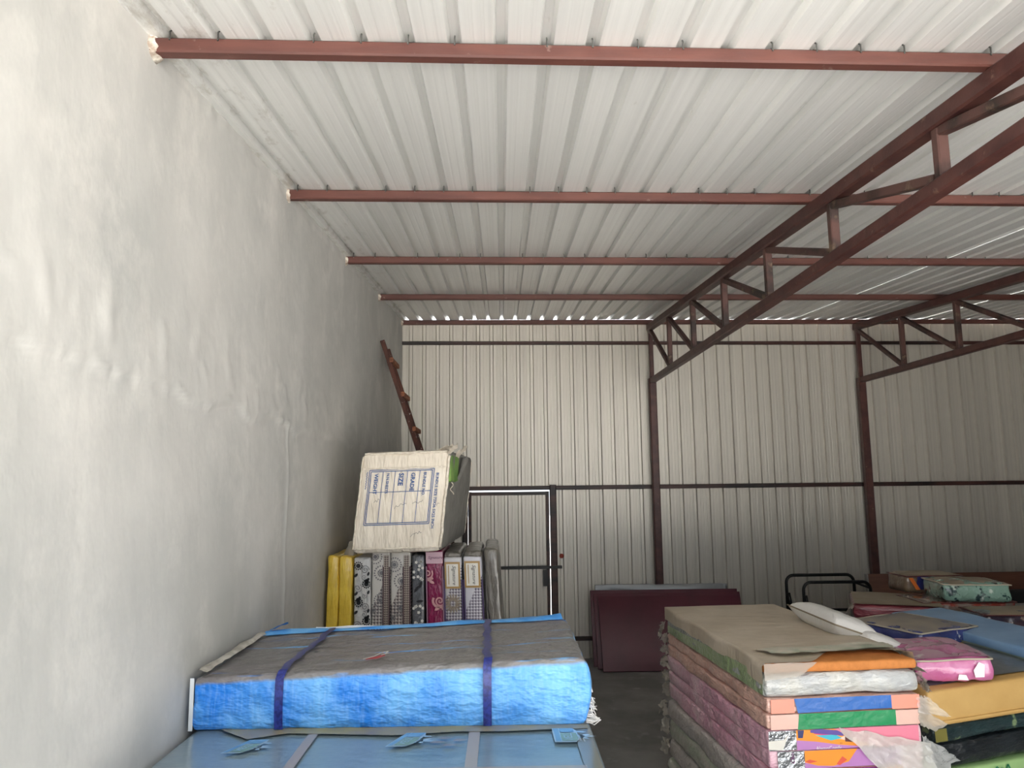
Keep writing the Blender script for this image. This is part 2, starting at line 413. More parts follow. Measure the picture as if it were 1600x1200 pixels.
b = MB().beam((-.18, yy(.2)-.05, 1.36), (DX1+.115, yy(.6)-.075, 1.365), .025, .04).build('latch_bar', mat['black_steel'], d)
MB().box((DX1-.14, yy(.6)-.08, 1.12), (DX1-.08, yy(.6)-.05, 1.33)).build('padlock', mat['black_steel'], d)
o = link('red_knob', softbox(.06,.05,.06,.028,.02,1,0), plain('red_plastic','#a5402c',.4), d, (DX1+.115, by(.78)-.03, 1.47))

# ================================================================== left side: ladder, upright mattresses, bale, blue bundle
ld = empty('ladder', (0, 8.3, FLOOR)); tag(ld, 'rusty old ladder leaning on the plaster wall in the back corner', 'ladder')
rust = M('rusty_ladder', '#5c3326', .7, col2='#3c2018', ns=10, st=(1,1,.4), col3='#c9bfb4', ns3=22, con3=(.64,.72)); wood = plain('rung_wood', '#a5694a', .8, col2='#6a3f2c', ns=20)
for dy in (-.2, .2):
    top = Vector((WX+.035, dy, 4.07-FLOOR-(.0 if dy < 0 else .03))); bot = Vector((-.02, dy, .0))
    MB().beam(bot, top, .05, .055, up=(0,1,0)).build('rail', rust, ld)
for k in range(10):
    f = .06+k*.098; p = Vector((-.02, 0, 0)).lerp(Vector((WX+.035, 0, 3.9)), f)
    MB().beam(p+Vector((.035,-.26,0)), p+Vector((.035,.24,0)), .04, .05).build('rung', wood, ld)

def houndstooth(name, dark, light, sc, upper=None, edge=None, rough=.5, coat=.35):
    """houndstooth cloth; above a wavy edge (object z) the colour is plain 'upper'"""
    m = M(name, dark, rough, coat=coat, bump=.25, bs=12, bd=.01); t = NT(m); p = t.n['Principled BSDF']
    s = t.n.new('ShaderNodeSeparateXYZ'); tc = t.n.new('ShaderNodeTexCoord'); t.link(tc.outputs['Object'], s.inputs[0])
    u = t.math('MULTIPLY', t.math('ADD', s.outputs[0], 5), sc); v = t.math('MULTIPLY', t.math('ADD', s.outputs[2], 5), sc)
    fu = t.math('GREATER_THAN', t.math('FRACT', u), .5); fv = t.math('GREATER_THAN', t.math('FRACT', v), .5)
    dg = t.math('GREATER_THAN', t.math('FRACT', t.math('MULTIPLY', t.math('ADD', u, v), 2)), .5)
    eq = t.math('ABSOLUTE', t.math('SUBTRACT', fu, fv))            # 1 where the squares differ
    val = t.math('ADD', t.math('MULTIPLY', eq, dg), t.math('MULTIPLY', t.math('SUBTRACT', 1, eq), fu))
    c = t.mix(val, rgb(dark), rgb(light))
    if upper:
        wv = t.math('ADD', t.math('MULTIPLY', s.outputs[0], 2.2), t.math('MULTIPLY', t.noise(t.coords((1,.01,.4)), 14, 1), .12))
        c = t.mix(t.math('GREATER_THAN', t.math('SUBTRACT', s.outputs[2], wv), edge), c, rgb(upper))
    t.link(c, p.inputs['Base Color']); return m
mat['yellow_wrap'] = wrap('yellow_foam_in_film', '#efcf52', '#dab43c', bst=(3,2,.6), bs=8, bump=.9)
mat['cream_cloth'] = wrap('pale_grey_cloth', '#d3d0cc', '#c2c0be', bst=(2,2,1))
mat['slate_cloth'] = wrap('slate_cloth', '#65666a', '#57585c', bst=(2,2,1), ns=3)
mat['maroon_cloth'] = wrap('maroon_cloth', '#8a2350', '#7b1c45', bst=(2,2,1))
mat['grey_film'] = wrap('grey_dusty_film', '#6e6961', '#5b564f', rough=.35, bst=(2,2,.7), bs=10)
mat['hound1'] = houndstooth('houndstooth_cloth_grey', '#5a4f53', '#cfc8c1', 42, '#d2cdc6', 1.46)
mat['hound2'] = houndstooth('houndstooth_cloth_brown', '#5b4e4f', '#c9c1b8', 42, '#cfcac3', 1.50)
mat['hound3'] = houndstooth('houndstooth_cloth_violet', '#51475a', '#c9c6c9', 46, '#bdbbbc', 1.50)
mat['hound4'] = houndstooth('houndstooth_cloth_lilac', '#53495d', '#cbc8ce', 46, '#c2c0c7', 1.40)
mat['houndb'] = houndstooth('houndstooth_border', '#4b3b3a', '#a99c90', 60)
mat['piping'] = plain('plum_piping', '#4a2f36', .5)
ink = plain('black_ink', '#1f1e22', .6); grey_ink = plain('grey_ink', '#6f6c70', .6); white_ink = plain('white_ink', '#d9d6cf', .6)
pink_ink = plain('rose_ink', '#cf9a9b', .55); gold = plain('gold_edge', '#a5844f', .35); paper = plain('card_white', '#d9d5cb', .5)
SY = 5.70; SD = .92
def upright(name, label, x0, x1, top, m, lean=0.0, y=SY, amp=.003, r=.02, depth=SD, film_bump=0):
    """mattress standing on its end: x0..x1 at the top; lean = sideways shift of the foot"""
    w = x1-x0; h = top-FLOOR
    me = softbox(w, depth, h, r, .07, (len(label)*7) % 50, amp, 6, (2,1,1), fn=lambda p, n: p+Vector((lean*(1-p.z/h), 0, 0)))
    o = link(name, me, m, None, ((x0+x1)/2, y+depth/2, FLOOR)); tag(o, label, 'mattress', 'mattresses standing on end by the plaster wall')
    o['w'] = w
    def fr(u, v): return (u*w/2 + lean*(1-v/h), -depth/2-.006-amp, v)        # u -1..1 across, v height
    return o, fr, h
def yfn(p): return p
o, fr, h = upright('upright_mattress', 'yellow foam mattress in clear film, hard against the plaster wall', -1.325, -1.24, 1.955, mat['yellow_wrap'], -.012, amp=.008)
o, fr, h = upright('upright_mattress', 'yellow foam mattress whose clear film is knotted at the top', -1.234, -1.135, 1.95, mat['yellow_wrap'], -.018, amp=.008)
q = softbox(.085, .16, .13, .04, .02, 3, .02, 18, fn=lambda p, n: Vector((p.x*(1-.3*p.z/.13)+.03*p.z/.13, p.y, p.z))); link('knotted_film', q, mat['film_dense'], o, (0, -.33, h-.02))
# pale mattress with black flowers
o, fr, h = upright('upright_mattress', 'pale grey mattress printed with black flowers and curls, beside the yellow ones', -1.128, -1.0, 1.94, mat['cream_cloth'], .022)
W = o['w']/2; A = []; B = []; random.seed(3)
zz = h-.06
for k in range(9):
    f = [(-.35,.035,0),(.5,.032,1)][k % 2]
    A += flower(f[0]*W+.01*random.uniform(-1,1), zz, .034, 12); B += spiral(-f[0]*W, zz-.03, .034, 2, .004, k, 1 if k % 2 else -1)
    A += [leaf(.75*W, zz-.06, .035, .016, 1.2), leaf(-.7*W, zz-.07, .04, .018, .8)]; B += spiral(.25*W, zz-.085, .022, 1.6, .003, k+2); A += [disc(.05*W+.5*W*(-1)**k, zz-.115, .017), disc(.05*W+.5*W*(-1)**k+.012, zz-.098, .009)]
    zz -= .135
def frx(fr, W): return lambda u, v: fr(u/W, v)
A = clip(A, -W*.97, W*.97, .02, h-.03); B = clip(B, -W*.97, W*.97, .02, h-.03)
prt('flower_print', o, A, ink, frx(fr, W)); prt('curl_print', o, B, grey_ink, frx(fr, W))
# two houndstooth mattresses with a wheel-flower upper part and a side border
for k, (x0, x1, mm, lab, dz) in enumerate([(-.993, -.855, 'hound1', 'houndstooth mattress with wheel flowers on its pale upper part, next to the black-flower one', 0), (-.85, -.70, 'hound2', 'houndstooth mattress with wheel flowers, standing left of the dark grey flowered one', -.06)]):
    o, fr, h = upright('upright_mattress', lab, x0, x1, 1.985, mat[mm], .012)
    W = o['w']/2; P = []
    for (u, v, r) in ((.1,h-.16,.052),(.0,h-.36,.046),(.0,h-.58,.05),(-.75,h-.43,.04),(-.6,h-.04,.05)):
        P += flower(u*W, v+dz, r*.6, 12); P += [leaf(u*W+math.cos(a*.35)*r, v+dz+math.sin(a*.35)*r, r*.26, r*.2, a*.35) for a in range(18)]
    P = clip(P, -W*.96, W*.25, h-.52+dz, h-.02); prt('wheel_flower_print', o, P, grey_ink, frx(fr, W))
    prt('border_strip', o, [rect(.34*W, .9*W, a*.2, min(h-.03, a*.2+.2)) for a in range(9)], mat['houndb'], lambda u, v, f=frx(fr,W): (f(u,v)[0], f(u,v)[1]-.002, v))
    for u in (.3, .94):
        MB().tube([frx(fr,W)(u*W, v*.1) for v in range(int(h*10))], .006, 5).build('piping', mat['piping'], o)
# slate mattress with white blossoms
o, fr, h = upright('upright_mattress', 'dark slate mattress with sprays of small white blossoms, left of the maroon one', -.69, -.595, 1.955, mat['slate_cloth'], .01)
W = o['w']/2; P = []; Q = []; random.seed(5)
for v0 in (h-.09, h-.42, h-.80, h-1.2):
    for k in range(11):
        cu, cv = random.uniform(-.7,.8)*W, v0+random.uniform(-.11,.05)
        P += [leaf(cu+math.cos(a*1.256)*.007, cv+math.sin(a*1.256)*.007, .013, .008, a*1.256) for a in range(5)]
    Q += [leaf(-.2*W, v0-.16, .07, .02, .9), leaf(.4*W, v0-.13, .06, .02, 1.3), leaf(.3*W, v0-.25, .06, .018, .1)]
prt('blossom_print', o, clip(P,-W*.95,W*.95,.02,h-.02), white_ink, frx(fr, W)); prt('leaf_print', o, clip(Q,-W*.95,W*.95,.02,h-.02), ink, frx(fr, W))
# maroon mattress with roses
o, fr, h = upright('upright_mattress', 'maroon mattress with pale pink roses and a lettered pink cap', -.585, -.458, 1.985, mat['maroon_cloth'], .045, amp=.002)
W = o['w']/2; P = []
for u, v in ((-.85,h-.17),(.55,h-.37),(-.65,h-.66),(.5,h-.93),(-.7,h-1.2)):
    P += spiral(u*W, v, .042, 1.9, .011, 1.2); P += strip([(u*W+math.cos(a*.3+2.6)*.052, v+math.sin(a*.3+2.6)*.046) for a in range(11)], .018)
    P += [leaf(u*W-.02, v-.055, .05, .022, .6), leaf(u*W+.03, v-.06, .05, .02, -.5)]
prt('rose_print', o, clip(P,-W*.9,W*.9,.02,h-.1), pink_ink, frx(fr, W))
cap = prt('lettered_cap', o, [rect(-W, W, h-.095, h-.01)], plain('cap_pink','#c3a1ac',.4), lambda u,v,f=frx(fr,W): (f(u,v)[0], f(u,v)[1]-.001, v))
prt('cap_lettering', cap, shift(text_polys('Signature', .03, 'LEFT', .4), -W*.8, h-.06), plain('plum_ink','#5a2a4a',.5), lambda u,v,f=frx(fr,W): (f(u,v)[0], f(u,v)[1]-.003, v))
for u in (-.97, .97): MB().tube([frx(fr,W)(u*W, v*.1) for v in range(int(h*10))], .006, 5).build('piping', plain('mauve_piping','#8d6a7c',.4), o)
# two mattresses with framed name cards
for k, (x0, x1, tp, ln, mm, lab) in enumerate([(-.452, -.315, 1.935, .055, 'hound3', 'violet houndstooth mattress with a framed name card, right of the maroon one'), (-.305, -.165, 1.94, .07, 'hound4', 'lilac houndstooth mattress with a framed name card, rightmost in the upright row')]):
    o, fr, h = upright('upright_mattress', lab, x0, x1, tp, mat[mm], ln)
    W = o['w']/2; f = frx(fr, W)
    def g(off, f=f): return lambda u, v: (f(u,v)[0], f(u,v)[1]-off, v)
    c1 = prt('name_card_frame', o, [rect(-W*.88, W*.82, h-.23, h-.035)], gold, g(.002))
    c2 = prt('name_card', o, [rect(-W*.7, W*.6, h-.215, h-.05)], paper, g(.004))
    T = text_polys('Signature', .038, 'LEFT', .35); T = [[(v, -u) for u, v in P] for P in T]
    prt('card_lettering', c2, shift(T, -W*.02, h-.06), ink, g(.006)); prt('card_rule', c2, [rect(-W*.5, -W*.42, h-.2, h-.06)], gold, g(.006))
    for a in (.47, .51): MB().tube([f(u*.1*W*.96, h-a-.03*(u*.1)*.3) for u in range(-10, 11, 4)], .006, 5).build('piping', plain('violet_piping','#4a3960',.45), o)
    for u in (-.98, .98): MB().tube([f(u*W, v*.1) for v in range(int(h*10))], .006, 5).build('piping', plain('violet_piping','#4a3960',.45), o)
    if k == 0:
        P = [leaf(-.1*W+math.cos(a*.37)*.045, h-.34+math.sin(a*.37)*.045, .06, .012, a*.37) for a in range(17)]
        prt('burst_flower_print', o, clip(P,-W*.95,W*.8,h-.42,h-.24), plain('tan_ink','#8a7c6c',.6), f)
    q = softbox(W*2-.01, .9, .05, .024, .05, k+3, .008, 9); link('film_top', q, mat['grey_film'], o, (0, .0, h-.015))
o, fr, h = upright('upright_mattress', 'mattress in dusty grey film slumped behind the right end of the upright row', -.15, -.04, 1.985, mat['grey_film'], .115, y=5.80, amp=.008, r=.025, depth=1.05)

# the woven-sack bale on top
sack = M('woven_sack', '#e2d9ca', .7, col2='#d6ccbc', ns=5, bump=.9, bs=8, bst=(1.5,1.5,.35), brot=(0,.75,0), bd=.05)
sackg = M('woven_sack_grey', '#8f8d87', .7, col2='#7f7d78', ns=7, bump=.5, bs=14, bd=.02)  # greyer sack for the right side, the back and one flap
BW, BD, BH = .66, 1.52, .735
bale = empty('sack_bale', (-.70, 6.27, 1.99), -.085); tag(bale, 'white woven sack bale with a blue printed table, lying on the upright mattresses', 'bale')
def bfn(p, n): return Vector((p.x + .075*(p.z/BH-.5) - .03*(p.y/BD), p.y, p.z - .03*(p.y/BD)*(p.z/BH)*.3 + .015*(p.x/BW)))
def front(p): return 0
me = softbox(BW, BD, BH, .035, .022, 11, .0045, 7, (1.6,1,.7), bfn, .02)
me.materials.append(sack); me.materials.append(sackg)
for f in me.polygons:
    if f.normal.x > .6 or f.center.y > 0.75: f.material_index = 1
link('sack', me, None, bale)
blue_ink = plain('stencil_blue', '#1f4f8c', .6)
def bf(u, v, off=.0):                                 # u, v in metres from the top-left corner of the front face
    x = -BW/2+u; z = BH-v; y = -BD/2 - .004 - .02*(1-(x/(BW/2))**2)*(1-((z-BH/2)/(BH/2))**2) - .006 - off
    return tuple(bfn(Vector((x, y, z)), None))
def seg(u0, v0, u1, v1, w):
    n = 14; return strip([(u0+(u1-u0)*i/n, v0+(v1-v0)*i/n) for i in range(n+1)], w)
P = []; U0, U1, V0, V1, VM = .085, .545, .145, .52, .295
for e in (0, .012):
    P += seg(U0-e, V0-e, U1+e, V0-e, .005)+seg(U1+e, V0-e, U1+e, V1+e, .005)+seg(U1+e, V1+e, U0-e, V1+e, .005)+seg(U0-e, V1+e, U0-e, V0-e, .005)
P += seg(U0, VM, U1, VM, .004)
cw = (U1-U0)/5
for k in range(1, 5): P += seg(U0+cw*k, V0, U0+cw*k, V1, .004)
prt('printed_table', bale, P, blue_ink, bf)
for k, (s, sz) in enumerate([('WEIGHT', .039), ('N.N.SHEETS', .028), ('SIZE', .050), ('GRADE', .041), ('BUNDLE NO.', .029)]):
    T = [[(v, u) for u, v in Pp] for Pp in text_polys(s, sz, bold=.025)]          # reads downwards
    T = [[(U0+cw*k+.030+a, V0+.014+b) for a, b in Pp] for Pp in T]
    prt('stencil_lettering', bale, T, blue_ink, lambda u, v: bf(u, v, .001))
T = [[(U1+.030+v, V0+.02+u) for u, v in Pp] for Pp in text_polys('BUNDLE SIZE 73X36 5X25 INCH', .0285, bold=.02)]; prt('stencil_lettering', bale, T, blue_ink, bf)
prt('small_print_line', bale, strip([(U0-.030+.004*math.sin(i*2.1), V0+.006*i) for i in range(22)], .004), blue_ink, bf)
random.seed(9); P = []
for (u, v, n, du) in ((.13,.37,6,.008),(.29,.41,9,.011),(.42,.39,8,.011),(.60,.40,4,.007),(.43,.62,10,.009)):
    pts = [(u+du*i, v-.004*i+random.uniform(-.012,.012)) for i in range(n)]; P += strip(pts, .0025)
prt('pen_scribble', bale, P, plain('pen_ink','#5a5a60',.6), bf)
seam = plain('sack_seam', '#ded5c6', .75, col2='#cabfae', ns=40, bump=.5, bs=90)
def edge(pts, r, nm='sewn_seam'): MB().tube([bfn(Vector(p)+Vector((random.uniform(-1,1),random.uniform(-1,1),random.uniform(-1,1)))*.003, None) for p in pts], r, 6).build(nm, seam, bale, True)
hx, hy = BW/2, BD/2
def ln(a, b, n=26): return [Vector(a).lerp(Vector(b), i/n) for i in range(n+1)]
edge(ln((-hx+.02,-hy,BH-.012),(hx-.02,-hy,BH-.012)), .008); edge(ln((-hx+.02,-hy-.004,.03),(hx-.02,-hy-.004,.03)), .008)
edge(ln((hx-.004,-hy+.004,.03),(hx-.004,-hy+.004,BH-.04)), .012); edge(ln((-hx+.006,-hy+.004,.03),(-hx+.006,-hy+.004,BH-.03)), .006)
edge(ln((hx-.004,hy-.01,.03),(hx-.004,hy-.01,BH-.04)), .010)
MB().grid(lambda u, v: Vector(bf(.02+u*(BW-.04), .118+.012*v+.01*nz(u*3,0,0,2,1), .004-.003*v)), 24, 2).build('sack_fold', seam, bale, True)
# torn corner: green foam showing, flaps of sack round it
gf = softbox(.07, .42, .21, .02, .04, 2, .006, 9); link('green_foam', gf, plain('green_foam','#5f8a42',.7,col2='#86a85a',ns=4), bale, (hx+.012, -hy+.27, BH-.225))
for k, (a, b, c) in enumerate([((hx-.02,-hy+.0,BH-.02),(hx+.05,-hy+.02,BH+.045),.06), ((hx+.01,-hy+.30,BH-.02),(hx+.06,-hy+.5,BH+.06),.09), ((hx+.03,-hy+.42,BH-.2),(hx+.065,-hy+.62,BH-.02),.12), ((hx-.1,-hy+.05,BH-.0),(hx-.01,-hy+.2,BH+.05),.08)]):
    A_ = Vector(a); B_ = Vector(b)
    MB().grid(lambda u, v: bfn(A_.lerp(B_, u)+Vector((.02*nz(u,v,k,4,k), c*(v-.5), .02*nz(v,u,k,5,k+2)-.03*v)), None), 8, 6).build('torn_flap', seam if k != 2 else sackg, bale, True)
MB().tube([bfn(Vector((hx+.02+.012*math.sin(i), -hy+.1+.012*i, BH-.24-.011*i)), None) for i in range(9)], .004, 5).build('loose_thread', seam, bale)

# blue bundle
bl = M('blue_tarpaulin', '#2b83dd', .42, bump=.9, bs=8, bst=(1,1.3,2.0), brot=(0,.5,0), bd=.045, spec=.5); t = NT(bl); p = t.n['Principled BSDF']
c = t.mix(t.ramp(t.noise(t.coords((1.2,1,.7)), 3.2, 4), .36, .66), rgb('#1a7de0'), rgb('#7cc0f2'))
s = t.n.new('ShaderNodeSeparateXYZ'); t.link(t.coords(), s.inputs[0])
weave = t.math('MULTIPLY', t.ramp(t.noise(t.coords((60,60,6)), 1.5, 2), .45, .7), .18); c = t.mix(weave, c, rgb('#a9d2f4'))
topm = t.ramp(t.math('ADD', t.math('SUBTRACT', s.outputs[2], t.math('ADD', .016, t.math('MULTIPLY', s.outputs[0], .041))), t.math('MULTIPLY', t.noise(t.coords((2,2,1)), 5, 3), .02)), .212, .226)
streak = t.ramp(t.noise(t.coords((1.0,14,1)), 1.6, 4, .6), .69, .62); back = t.ramp(t.math('ADD', s.outputs[1], t.math('MULTIPLY', t.noise(t.coords((3,1,1)), 3, 2), .06)), .46, .44)
dust = t.math('MULTIPLY', t.math('MULTIPLY', topm, streak), back); c = t.mix(t.math('MULTIPLY', dust, .94), c, rgb('#7f776e'))
t.link(c, p.inputs['Base Color'])
def zt(x, y): return .012*(x/.83)*.6 + .008*nz(x, y, 0, 3, 2)
def bfn2(q, n):
    q = Vector(q); k = q.z/.235
    q.z += k*(.016+.034*(q.x/.83) + .012*nz(q.x, q.y, 0, 2.2, 4)); q.y -= .02*k*(1-k)*2*(1 if q.y < 0 else 0)
    if q.x > .7: q.x += .03*math.sin(k*3.1)*(q.x-.7)/.13
    return q
me = softbox(1.67, .93, .232, .022, .016, 31, .0055, 6, (1,1.6,1.6), bfn2)
bb = link('blue_bundle', me, bl, None, (-.492, 3.765, 1.462)); tag(bb, 'bale wrapped in bright blue tarpaulin with two dark straps, dusty on top', 'bale')
navy = plain('navy_strap', '#161f63', .3, col2='#2b3a8c', ns=60)
for x, dx in ((-.463, .01), (.42, -.02)):
    def sp(u, v, x=x, dx=dx):
        w = (v-.5)*.036; L = u*(.23+.93)
        if L < .215: q = Vector((x+w, -.465-.012, L+.008))
        else: q = Vector((x+w+dx*(L-.215)+.006*math.sin(L*30), -.477+(L-.215)*1.0, .232+.012))
        return bfn2(q, None) + Vector((0, -.004, .002))
    MB().grid(sp, 44, 2).build('strap', navy, bb, True)
def fold(u, v): q = Vector((-.835+.02+u*1.63, .40+.07*v+.02*nz(u*4,v,0,2,3), .238+.022*math.sin(v*3.14)*(.6+.6*nz(u*5,0,0,1.5,6))+.022*max(0,(u-.75)*3)*v)); return bfn2(q, None)
blue_plain = plain('blue_tarpaulin_fold', '#3f8fdc', .45, col2='#6db1ea', ns=8, bump=.4, bs=20)
MB().grid(fold, 60, 6).build('rear_fold', blue_plain, bb, True)
MB().grid(lambda u, v: Vector((-.55+.1*0+u*1.0, .475+.005*v, .236+.012*v+.006*nz(u*6,0,0,1,2))), 30, 2).build('white_lining', plain('white_lining','#d5d8da',.6), bb, True)
MB().grid(lambda u, v: Vector((-.79+.09*u, .42+.05*v, .24+.045*u*(1-.3*v)+.01*nz(u,v,0,5,3))), 6, 5).build('turned_corner', blue_plain, bb, True)
MB().grid(lambda u, v: Vector((-.830-.018*v, -.468, .004+.215*u)) + Vector((0, 0, .004*nz(u*6,0,0,1,1))), 12, 2).build('white_edge', plain('white_lining','#d5d8da',.6), bb, True)
MB().grid(lambda u, v: Vector((-.845+.05*v+.012*nz(u*5,v,0,2,1), -.42+.8*u, .232+.010*math.sin(v*3.1)+.008*nz(u*7,v,0,2,2))), 24, 4).build('side_fold', plain('grey_lining','#9f9a90',.6,col2='#c9c5bc',ns=12), bb, True)
q = [[(-.03,0),(.02,.005),(.05,.03),(.035,.05),(.01,.025),(-.03,.012)]]
def hole(u, v): return tuple(bfn2(Vector((-.09+u, -.38+v*2.0, .248)), None))
prt('torn_patch', bb, q, plain('red_patch','#b5434a',.6), hole); prt('torn_patch_thread', bb, strip([(-.04,.0),(.0,.02),(.02,.05),(.05,.07),(.045,.04),(.06,.05),(.03,.03)], .006), plain('white_thread','#e6e3de',.7), lambda u, v: tuple(Vector(hole(u, v))+Vector((0,0,.003))))
random.seed(4); mb = MB()
for k in range(46):
    z = .0+.115*random.random()**1.4; x = .835+.01; L = .03+.03*random.random()
    mb.tube([(x, -.44+.05*random.random(), z), (x+L*.6, -.44+.05*random.random(), z-.006), (x+L*(.7+.5*(1-z/.12)), -.44+.06*random.random(), max(.006, z-.02-.02*random.random()))], .0018, 4)
fo = mb.build('frayed_fringe', plain('white_thread','#e6e3de',.7), bb); fo['kind'] = 'stuff'
MB().tube([(.83,-.45,.19),(.86,-.45,.185),(.868,-.44,.15),(.873,-.44,.13)], .0025, 5).build('loose_thread', plain('white_thread','#e6e3de',.7), bb)

# film-wrapped wide mattress under it, and the pile it lies on
wm = M('printed_blue_grey_cover', '#8497a0', .3, col2='#798e99', ns=2.2, coat=.6, bump=.35, bs=6, bst=(1,2.5,1), bd=.015, col3='#5c7880', ns3=1.4, con3=(.6,.72), st3=(.7,2,1))
low = [];
LX0, LX1, LY0, LY1 = -1.335, .375, 2.2, 4.24
def lowfn(p, n): return p
for k in range(7):
    z1 = 1.458-.184*k; z0 = max(FLOOR, 1.458-.184*(k+1)+.004)
    off = 0 if k == 0 else random.uniform(-.015, .01)
    me = softbox(LX1-LX0+(0 if k == 0 else -.02), LY1-LY0, z1-z0, .03, .06, 40+k, .001 if k == 0 else .004, 3)
    o = link('wide_mattress', me, wm if k == 0 else mat['grey_film'], None, ((LX0+LX1)/2+off, (LY0+LY1)/2, z0)); low.append(o)
    ordn = ['', 'second', 'third', 'fourth', 'fifth', 'sixth', 'seventh'][k]
    tag(o, 'wide mattress in film with printed blue-grey panels and tan bands, under the blue bale' if k == 0 else '%s mattress down in the pile under the blue bale, in dusty film' % ordn, 'mattress', 'wide mattresses piled under the blue bale')
top = low[0]; hT = 1.458-1.458+.184-.004
cx, cy = (LX0+LX1)/2, (LY0+LY1)/2
def tf(off=.007): return lambda X_, Y_: (X_-cx, Y_-cy, .18+off+.0015)
tan = plain('tan_band', '#a1968a', .35, coat=.4); ochre = plain('ochre_border', '#a3945c', .4, col2='#8f877a', ns=5, coat=.4)
for a, b in ((-.148,-.102),(-.815,-.775)): prt('tan_band', top, [rect(a, b, 2.25, 3.32)], tan, tf())
prt('tan_band', top, [rect(-1.25, .3, 2.80, 2.85)], tan, tf(.0075))
prt('ochre_border', top, [[(-1.2,3.30),(-1.05,3.18),(-.9,3.245),(-.6,3.215),(-.45,3.2),(-.2,3.235),(0,3.228),(.2,3.245),(.35,3.25),(.35,3.31),(-1.2,3.31)]], ochre, tf(.0085))
prt('bare_margin', top, [[(.30,2.25),(.36,2.25),(.355,3.3),(.285,3.3)]], plain('grey_margin','#74776f',.3,coat=.5), tf(.0065))
pale = plain('pale_blue_ink', '#a9c6da', .35, coat=.5); pb2 = plain('mid_blue_ink', '#6f9fc6', .35, coat=.5); gi = plain('sage_ink', '#7f9d86', .35, coat=.5)
for (lx, ly, sc, sk, lab) in ((-1.10, 3.02, .9, .45, 0), (-.472, 3.065, .95, .42, 0), (.20, 3.085, 1.0, -.02, 0)):
    def lf(off, lx=lx, ly=ly, sc=sc, sk=sk): return lambda u, v: tf(off)(lx+(u+sk*v)*sc, ly+v*sc)
    base = prt('brand_panel', top, [[(0,0),(.085,0),(.10,.03),(.10,.13),(.085,.165),(0,.165)]], pale, lf(.010))
    prt('panel_field', base, [rect(.006,.026,.008,.157)], pb2, lf(.012)); prt('panel_field', base, [rect(.03,.088,.11,.157)], pb2, lf(.012)); prt('panel_field', base, [[(.03,.01),(.09,.01),(.098,.04),(.095,.10),(.03,.10)]], gi, lf(.012))
    T = [[(.074-v*.8+.018, .148-u) for u, v in P] for P in text_polys('NEST', .052)]
    T = [[(.04+v*1.0, .015+u*.62) for u, v in P] for P in text_polys('NEST', .05)]
    prt('brand_lettering', base, T, pale, lf(.014))
    hand = [leaf(.115,.115,.05,.014,-.2), leaf(.125,.075,.06,.016,.25), leaf(.14,.06,.07,.012,.05), leaf(.12,.045,.05,.014,-.5), leaf(.105,.06,.05,.04,1.2)]
    prt('hand_mark', top, hand, pale, lf(.011))
prt('arrow_marks', top, [[(-.30+dx, 3.10+dy), (-.285+dx, 3.125+dy), (-.235+dx, 3.115+dy), (-.265+dx, 3.10+dy)] for dx, dy in ((0,0),(.03,.045),(.09,.02),(.05,-.035))], plain('faded_pink_ink','#8f8a88',.4,coat=.5), tf(.0095))
prt('crease_glint', top, strip([(.30,3.17),(.305,3.10)], .008)+strip([(.315,3.15),(.32,3.09)], .006)+strip([(.292,3.2),(.297,3.185)], .006), plain('pale_glint','#b9c0c2',.25), tf(.0095))  # pale strips paint glints onto the creased film

# ================================================================== right side: mattress stack
random.seed(12)
peach = wrap('peach_in_film', '#e3b9a9', '#d3a797', bst=(1,2,4)); peachb = plain('bright_peach','#f0957f',.35,coat=.5)
pinkw = wrap('pink_in_film', '#e3aabc', '#e8c6cd', ns=3, bst=(1,2,3), col3='#d49fb1', ns3=5); whitew = wrap('white_film_mattress', '#c4c3bb', '#b2b4b4', bs=10, bst=(1,3,2), rough=.22)
greyg = wrap('grey_green_in_film', '#c3bdb2', '#b6bfa8', ns=5, bst=(1,2,3), st=(1,.6,4)); greyp = wrap('grey_mauve_in_film', '#c3bab4', '#b2aba5', ns=5, bst=(1,2,3))
SW, SL, SYAW = .90, 1.83, .08; SCX, SCY = 1.827, 5.20
S1 = {}
def sag(seed, amt=.012):
    def f(p, n): return p + Vector((-.022*abs(nz(0,p.y*1.2+p.z*3,p.z*6-p.y*.8,2.4,seed))*(1 if p.x < -.35 and abs(p.y) < .88 else 0), 0, -amt*abs(nz(p.x,p.y,0,1.5,seed))*(p.z > .04)))
    return f
layers = [('orange', 1.42, 1.475, None), ('white', 1.29, 1.418, whitew), ('peach_blue', 1.208, 1.288, peach), ('peach_green', 1.122, 1.208, peach), ('pink1', 1.014, 1.122, pinkw), ('pink2', .917, 1.014, pinkw), ('pink3', .80, .917, pinkw),
          ('g1', .655, .798, greyp), ('g2', .51, .655, greyg), ('g3', .36, .51, greyp), ('g4', .25, .36, greyg), ('g5', FLOOR, .25, greyp)]
labs = {'orange': 'orange foam mattress on top of the near stack, its dusty film cover pulled back', 'white': 'mattress in white crinkled film with green side, second from the top of the near stack', 'peach_blue': 'peach mattress with a wide blue label in the near stack', 'peach_green': 'peach mattress with a wide green label in the near stack',
        'pink1': 'pink mattress with a silver and orange picture label, right under the green-labelled one', 'pink2': 'pink mattress with a silver lettered label and lilac picture strip', 'pink3': 'pink mattress with orange, red and navy picture label at the lower picture edge',
        'g1': 'grey film-wrapped mattress directly under the pink ones in the near stack', 'g2': 'green-tinged film-wrapped mattress, second below the pink ones', 'g3': 'grey-mauve film-wrapped mattress, third below the pink ones', 'g4': 'green-tinged film-wrapped mattress, fourth below the pink ones', 'g5': 'film-wrapped mattress on the floor at the bottom of the near stack'}
